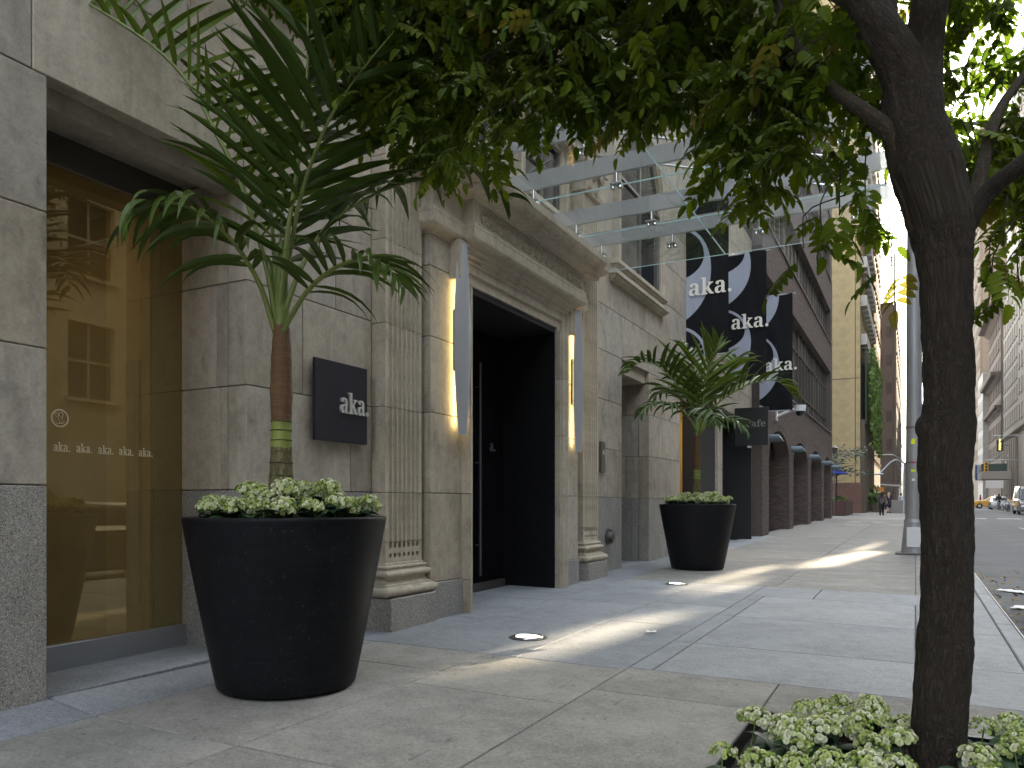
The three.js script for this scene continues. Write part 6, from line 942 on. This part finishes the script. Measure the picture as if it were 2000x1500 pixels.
const VAN = { ...SEDAN, name: 'parked_van', cat: 'van', w: 2.0, R: 0.36, wheels: [-1.6, 1.75], body: [[-2.7, 0.45], [-2.7, 1.15], [-1.5, 1.2], [1.6, 1.2], [2.3, 1.08], [2.65, 0.85], [2.7, 0.5]], cabin: [[-2.65, 1.15], [1.95, 1.15], [1.25, 2.15], [0.8, 2.3], [-2.6, 2.35]], glass: [[[-2.3, 1.35], [-0.9, 1.35], [-0.9, 2.0], [-2.3, 2.0]], [[-0.75, 1.35], [0.45, 1.35], [0.45, 2.0], [-0.75, 2.0]], [[0.55, 1.3], [1.6, 1.3], [1.15, 2.0], [0.55, 2.0]]], screens: [[[1.92, 1.22], [1.3, 2.1], 'windscreen'], [[-2.66, 1.4], [-2.62, 2.1], 'rear_window']], mirror: [1.45, 1.4] };
const TAXI = { ...SEDAN, name: 'taxi', cat: 'taxi', color: C(0.72, 0.38, 0.02), roofSign: true };
{
  const a = at(1818, 990, 99); car(TAXI, [113, GRD(113), a.z], Math.PI / 2, 'yellow taxi crossing on the avenue close to the light pole', 'yellow taxis on the avenue');
  const b = at(1930, 990, 101); car(TAXI, [112, GRD(112), b.z], Math.PI / 2, 'yellow taxi crossing on the avenue in front of the cyclist', 'yellow taxis on the avenue');
  const v = at(1997, 1000, 66); car({ ...VAN, color: C(0.10, 0.11, 0.105), metal: 0.4 }, [v.x - 1.2, GRD(v.x - 1.2), 13.75], Math.PI, 'grey van parked along the far kerb');
  const s = at(1981, 998, 84); car({ ...SEDAN, color: C(0.35, 0.36, 0.37), metal: 0.5 }, [s.x + 4, GRD(s.x + 2), 13.75], Math.PI, 'silver car parked along the far kerb behind the van');
  car({ ...SEDAN, color: C(0.012, 0.012, 0.014) }, [9.6, GRD(9.6), 7.5], 0, 'black car parked at the near kerb, mirrored in the show window');
}
// ------------------------------------------------------------------ litter
const paper = M(C(0.75, 0.75, 0.73), 0.9);
function litter(name, label, x, z, y, sx, sz, m = paper) { const g = new THREE.PlaneGeometry(sx, sz, 8, 5).rotateX(-Math.PI / 2), p = g.attributes.position; for (let i = 0; i < p.count; i++) p.setY(i, 0.012 + 0.02 * fbm(p.getX(i) * 2 + 0.5, p.getZ(i) * 2 + 0.5, 9, 3, 181) + (rnd() < 0.2 ? 0.01 : 0)); g.computeVertexNormals(); const o = mesh(name, g, m); o.position.set(x, y, z); o.rotation.y = rr(0, 3); return tag(o, label, 'litter'); }
{ const a = gp(1272, 1237); litter('paper_scrap', 'small white paper scrap lying on the pavement slabs', a.x, a.z, G(a.x, a.z), 0.1, 0.06); }
litter('crumpled_paper', 'crumpled white paper lying in the gutter by the kerb', 14.6, 6.75, GRD(14.6), 0.7, 0.22); litter('plastic_bag', 'flat white plastic bag in the gutter near leaves', 12.6, 6.62, GRD(12.6), 0.4, 0.25);
litter('plastic_sheet', 'thin white plastic strip lying out on the road', 21, 8.2, GRD(21), 0.9, 0.3);
{ const n = 260, g = new THREE.CircleGeometry(0.03, 5).rotateX(-Math.PI / 2), im = new THREE.InstancedMesh(g, M(C(1, 1, 1), 0.9), n), d = new THREE.Object3D(); im.name = 'fallen_leaves'; tag(im, 'dry yellow leaf litter gathered in the gutter by the kerb', 'leaves'); im.userData.kind = 'stuff'; im.castShadow = true; for (let i = 0; i < n; i++) { const x = rr(9, 19), z = 6.3 + Math.pow(rnd(), 2) * 0.9; d.position.set(x, GRD(x) + rr(0.008, 0.025), z); d.rotation.set(rr(-0.5, 0.5), rr(0, 6), rr(-0.5, 0.5)); d.scale.setScalar(rr(0.5, 1.3)); d.updateMatrix(); im.setMatrixAt(i, d.matrix); const k = rr(0.5, 1.2); im.setColorAt(i, C(0.30 * k, 0.20 * k, 0.06 * k)); } scene.add(im); }

scene.fog = new THREE.FogExp2(new THREE.Color(1, 0.95, 0.86), 0.00018);
console.log('triangles', (() => { let n = 0; scene.traverse(o => { if (o.isMesh && !o.isInstancedMesh) n += tri(o.geometry); }); return n; })());
renderer.render(scene, camera);
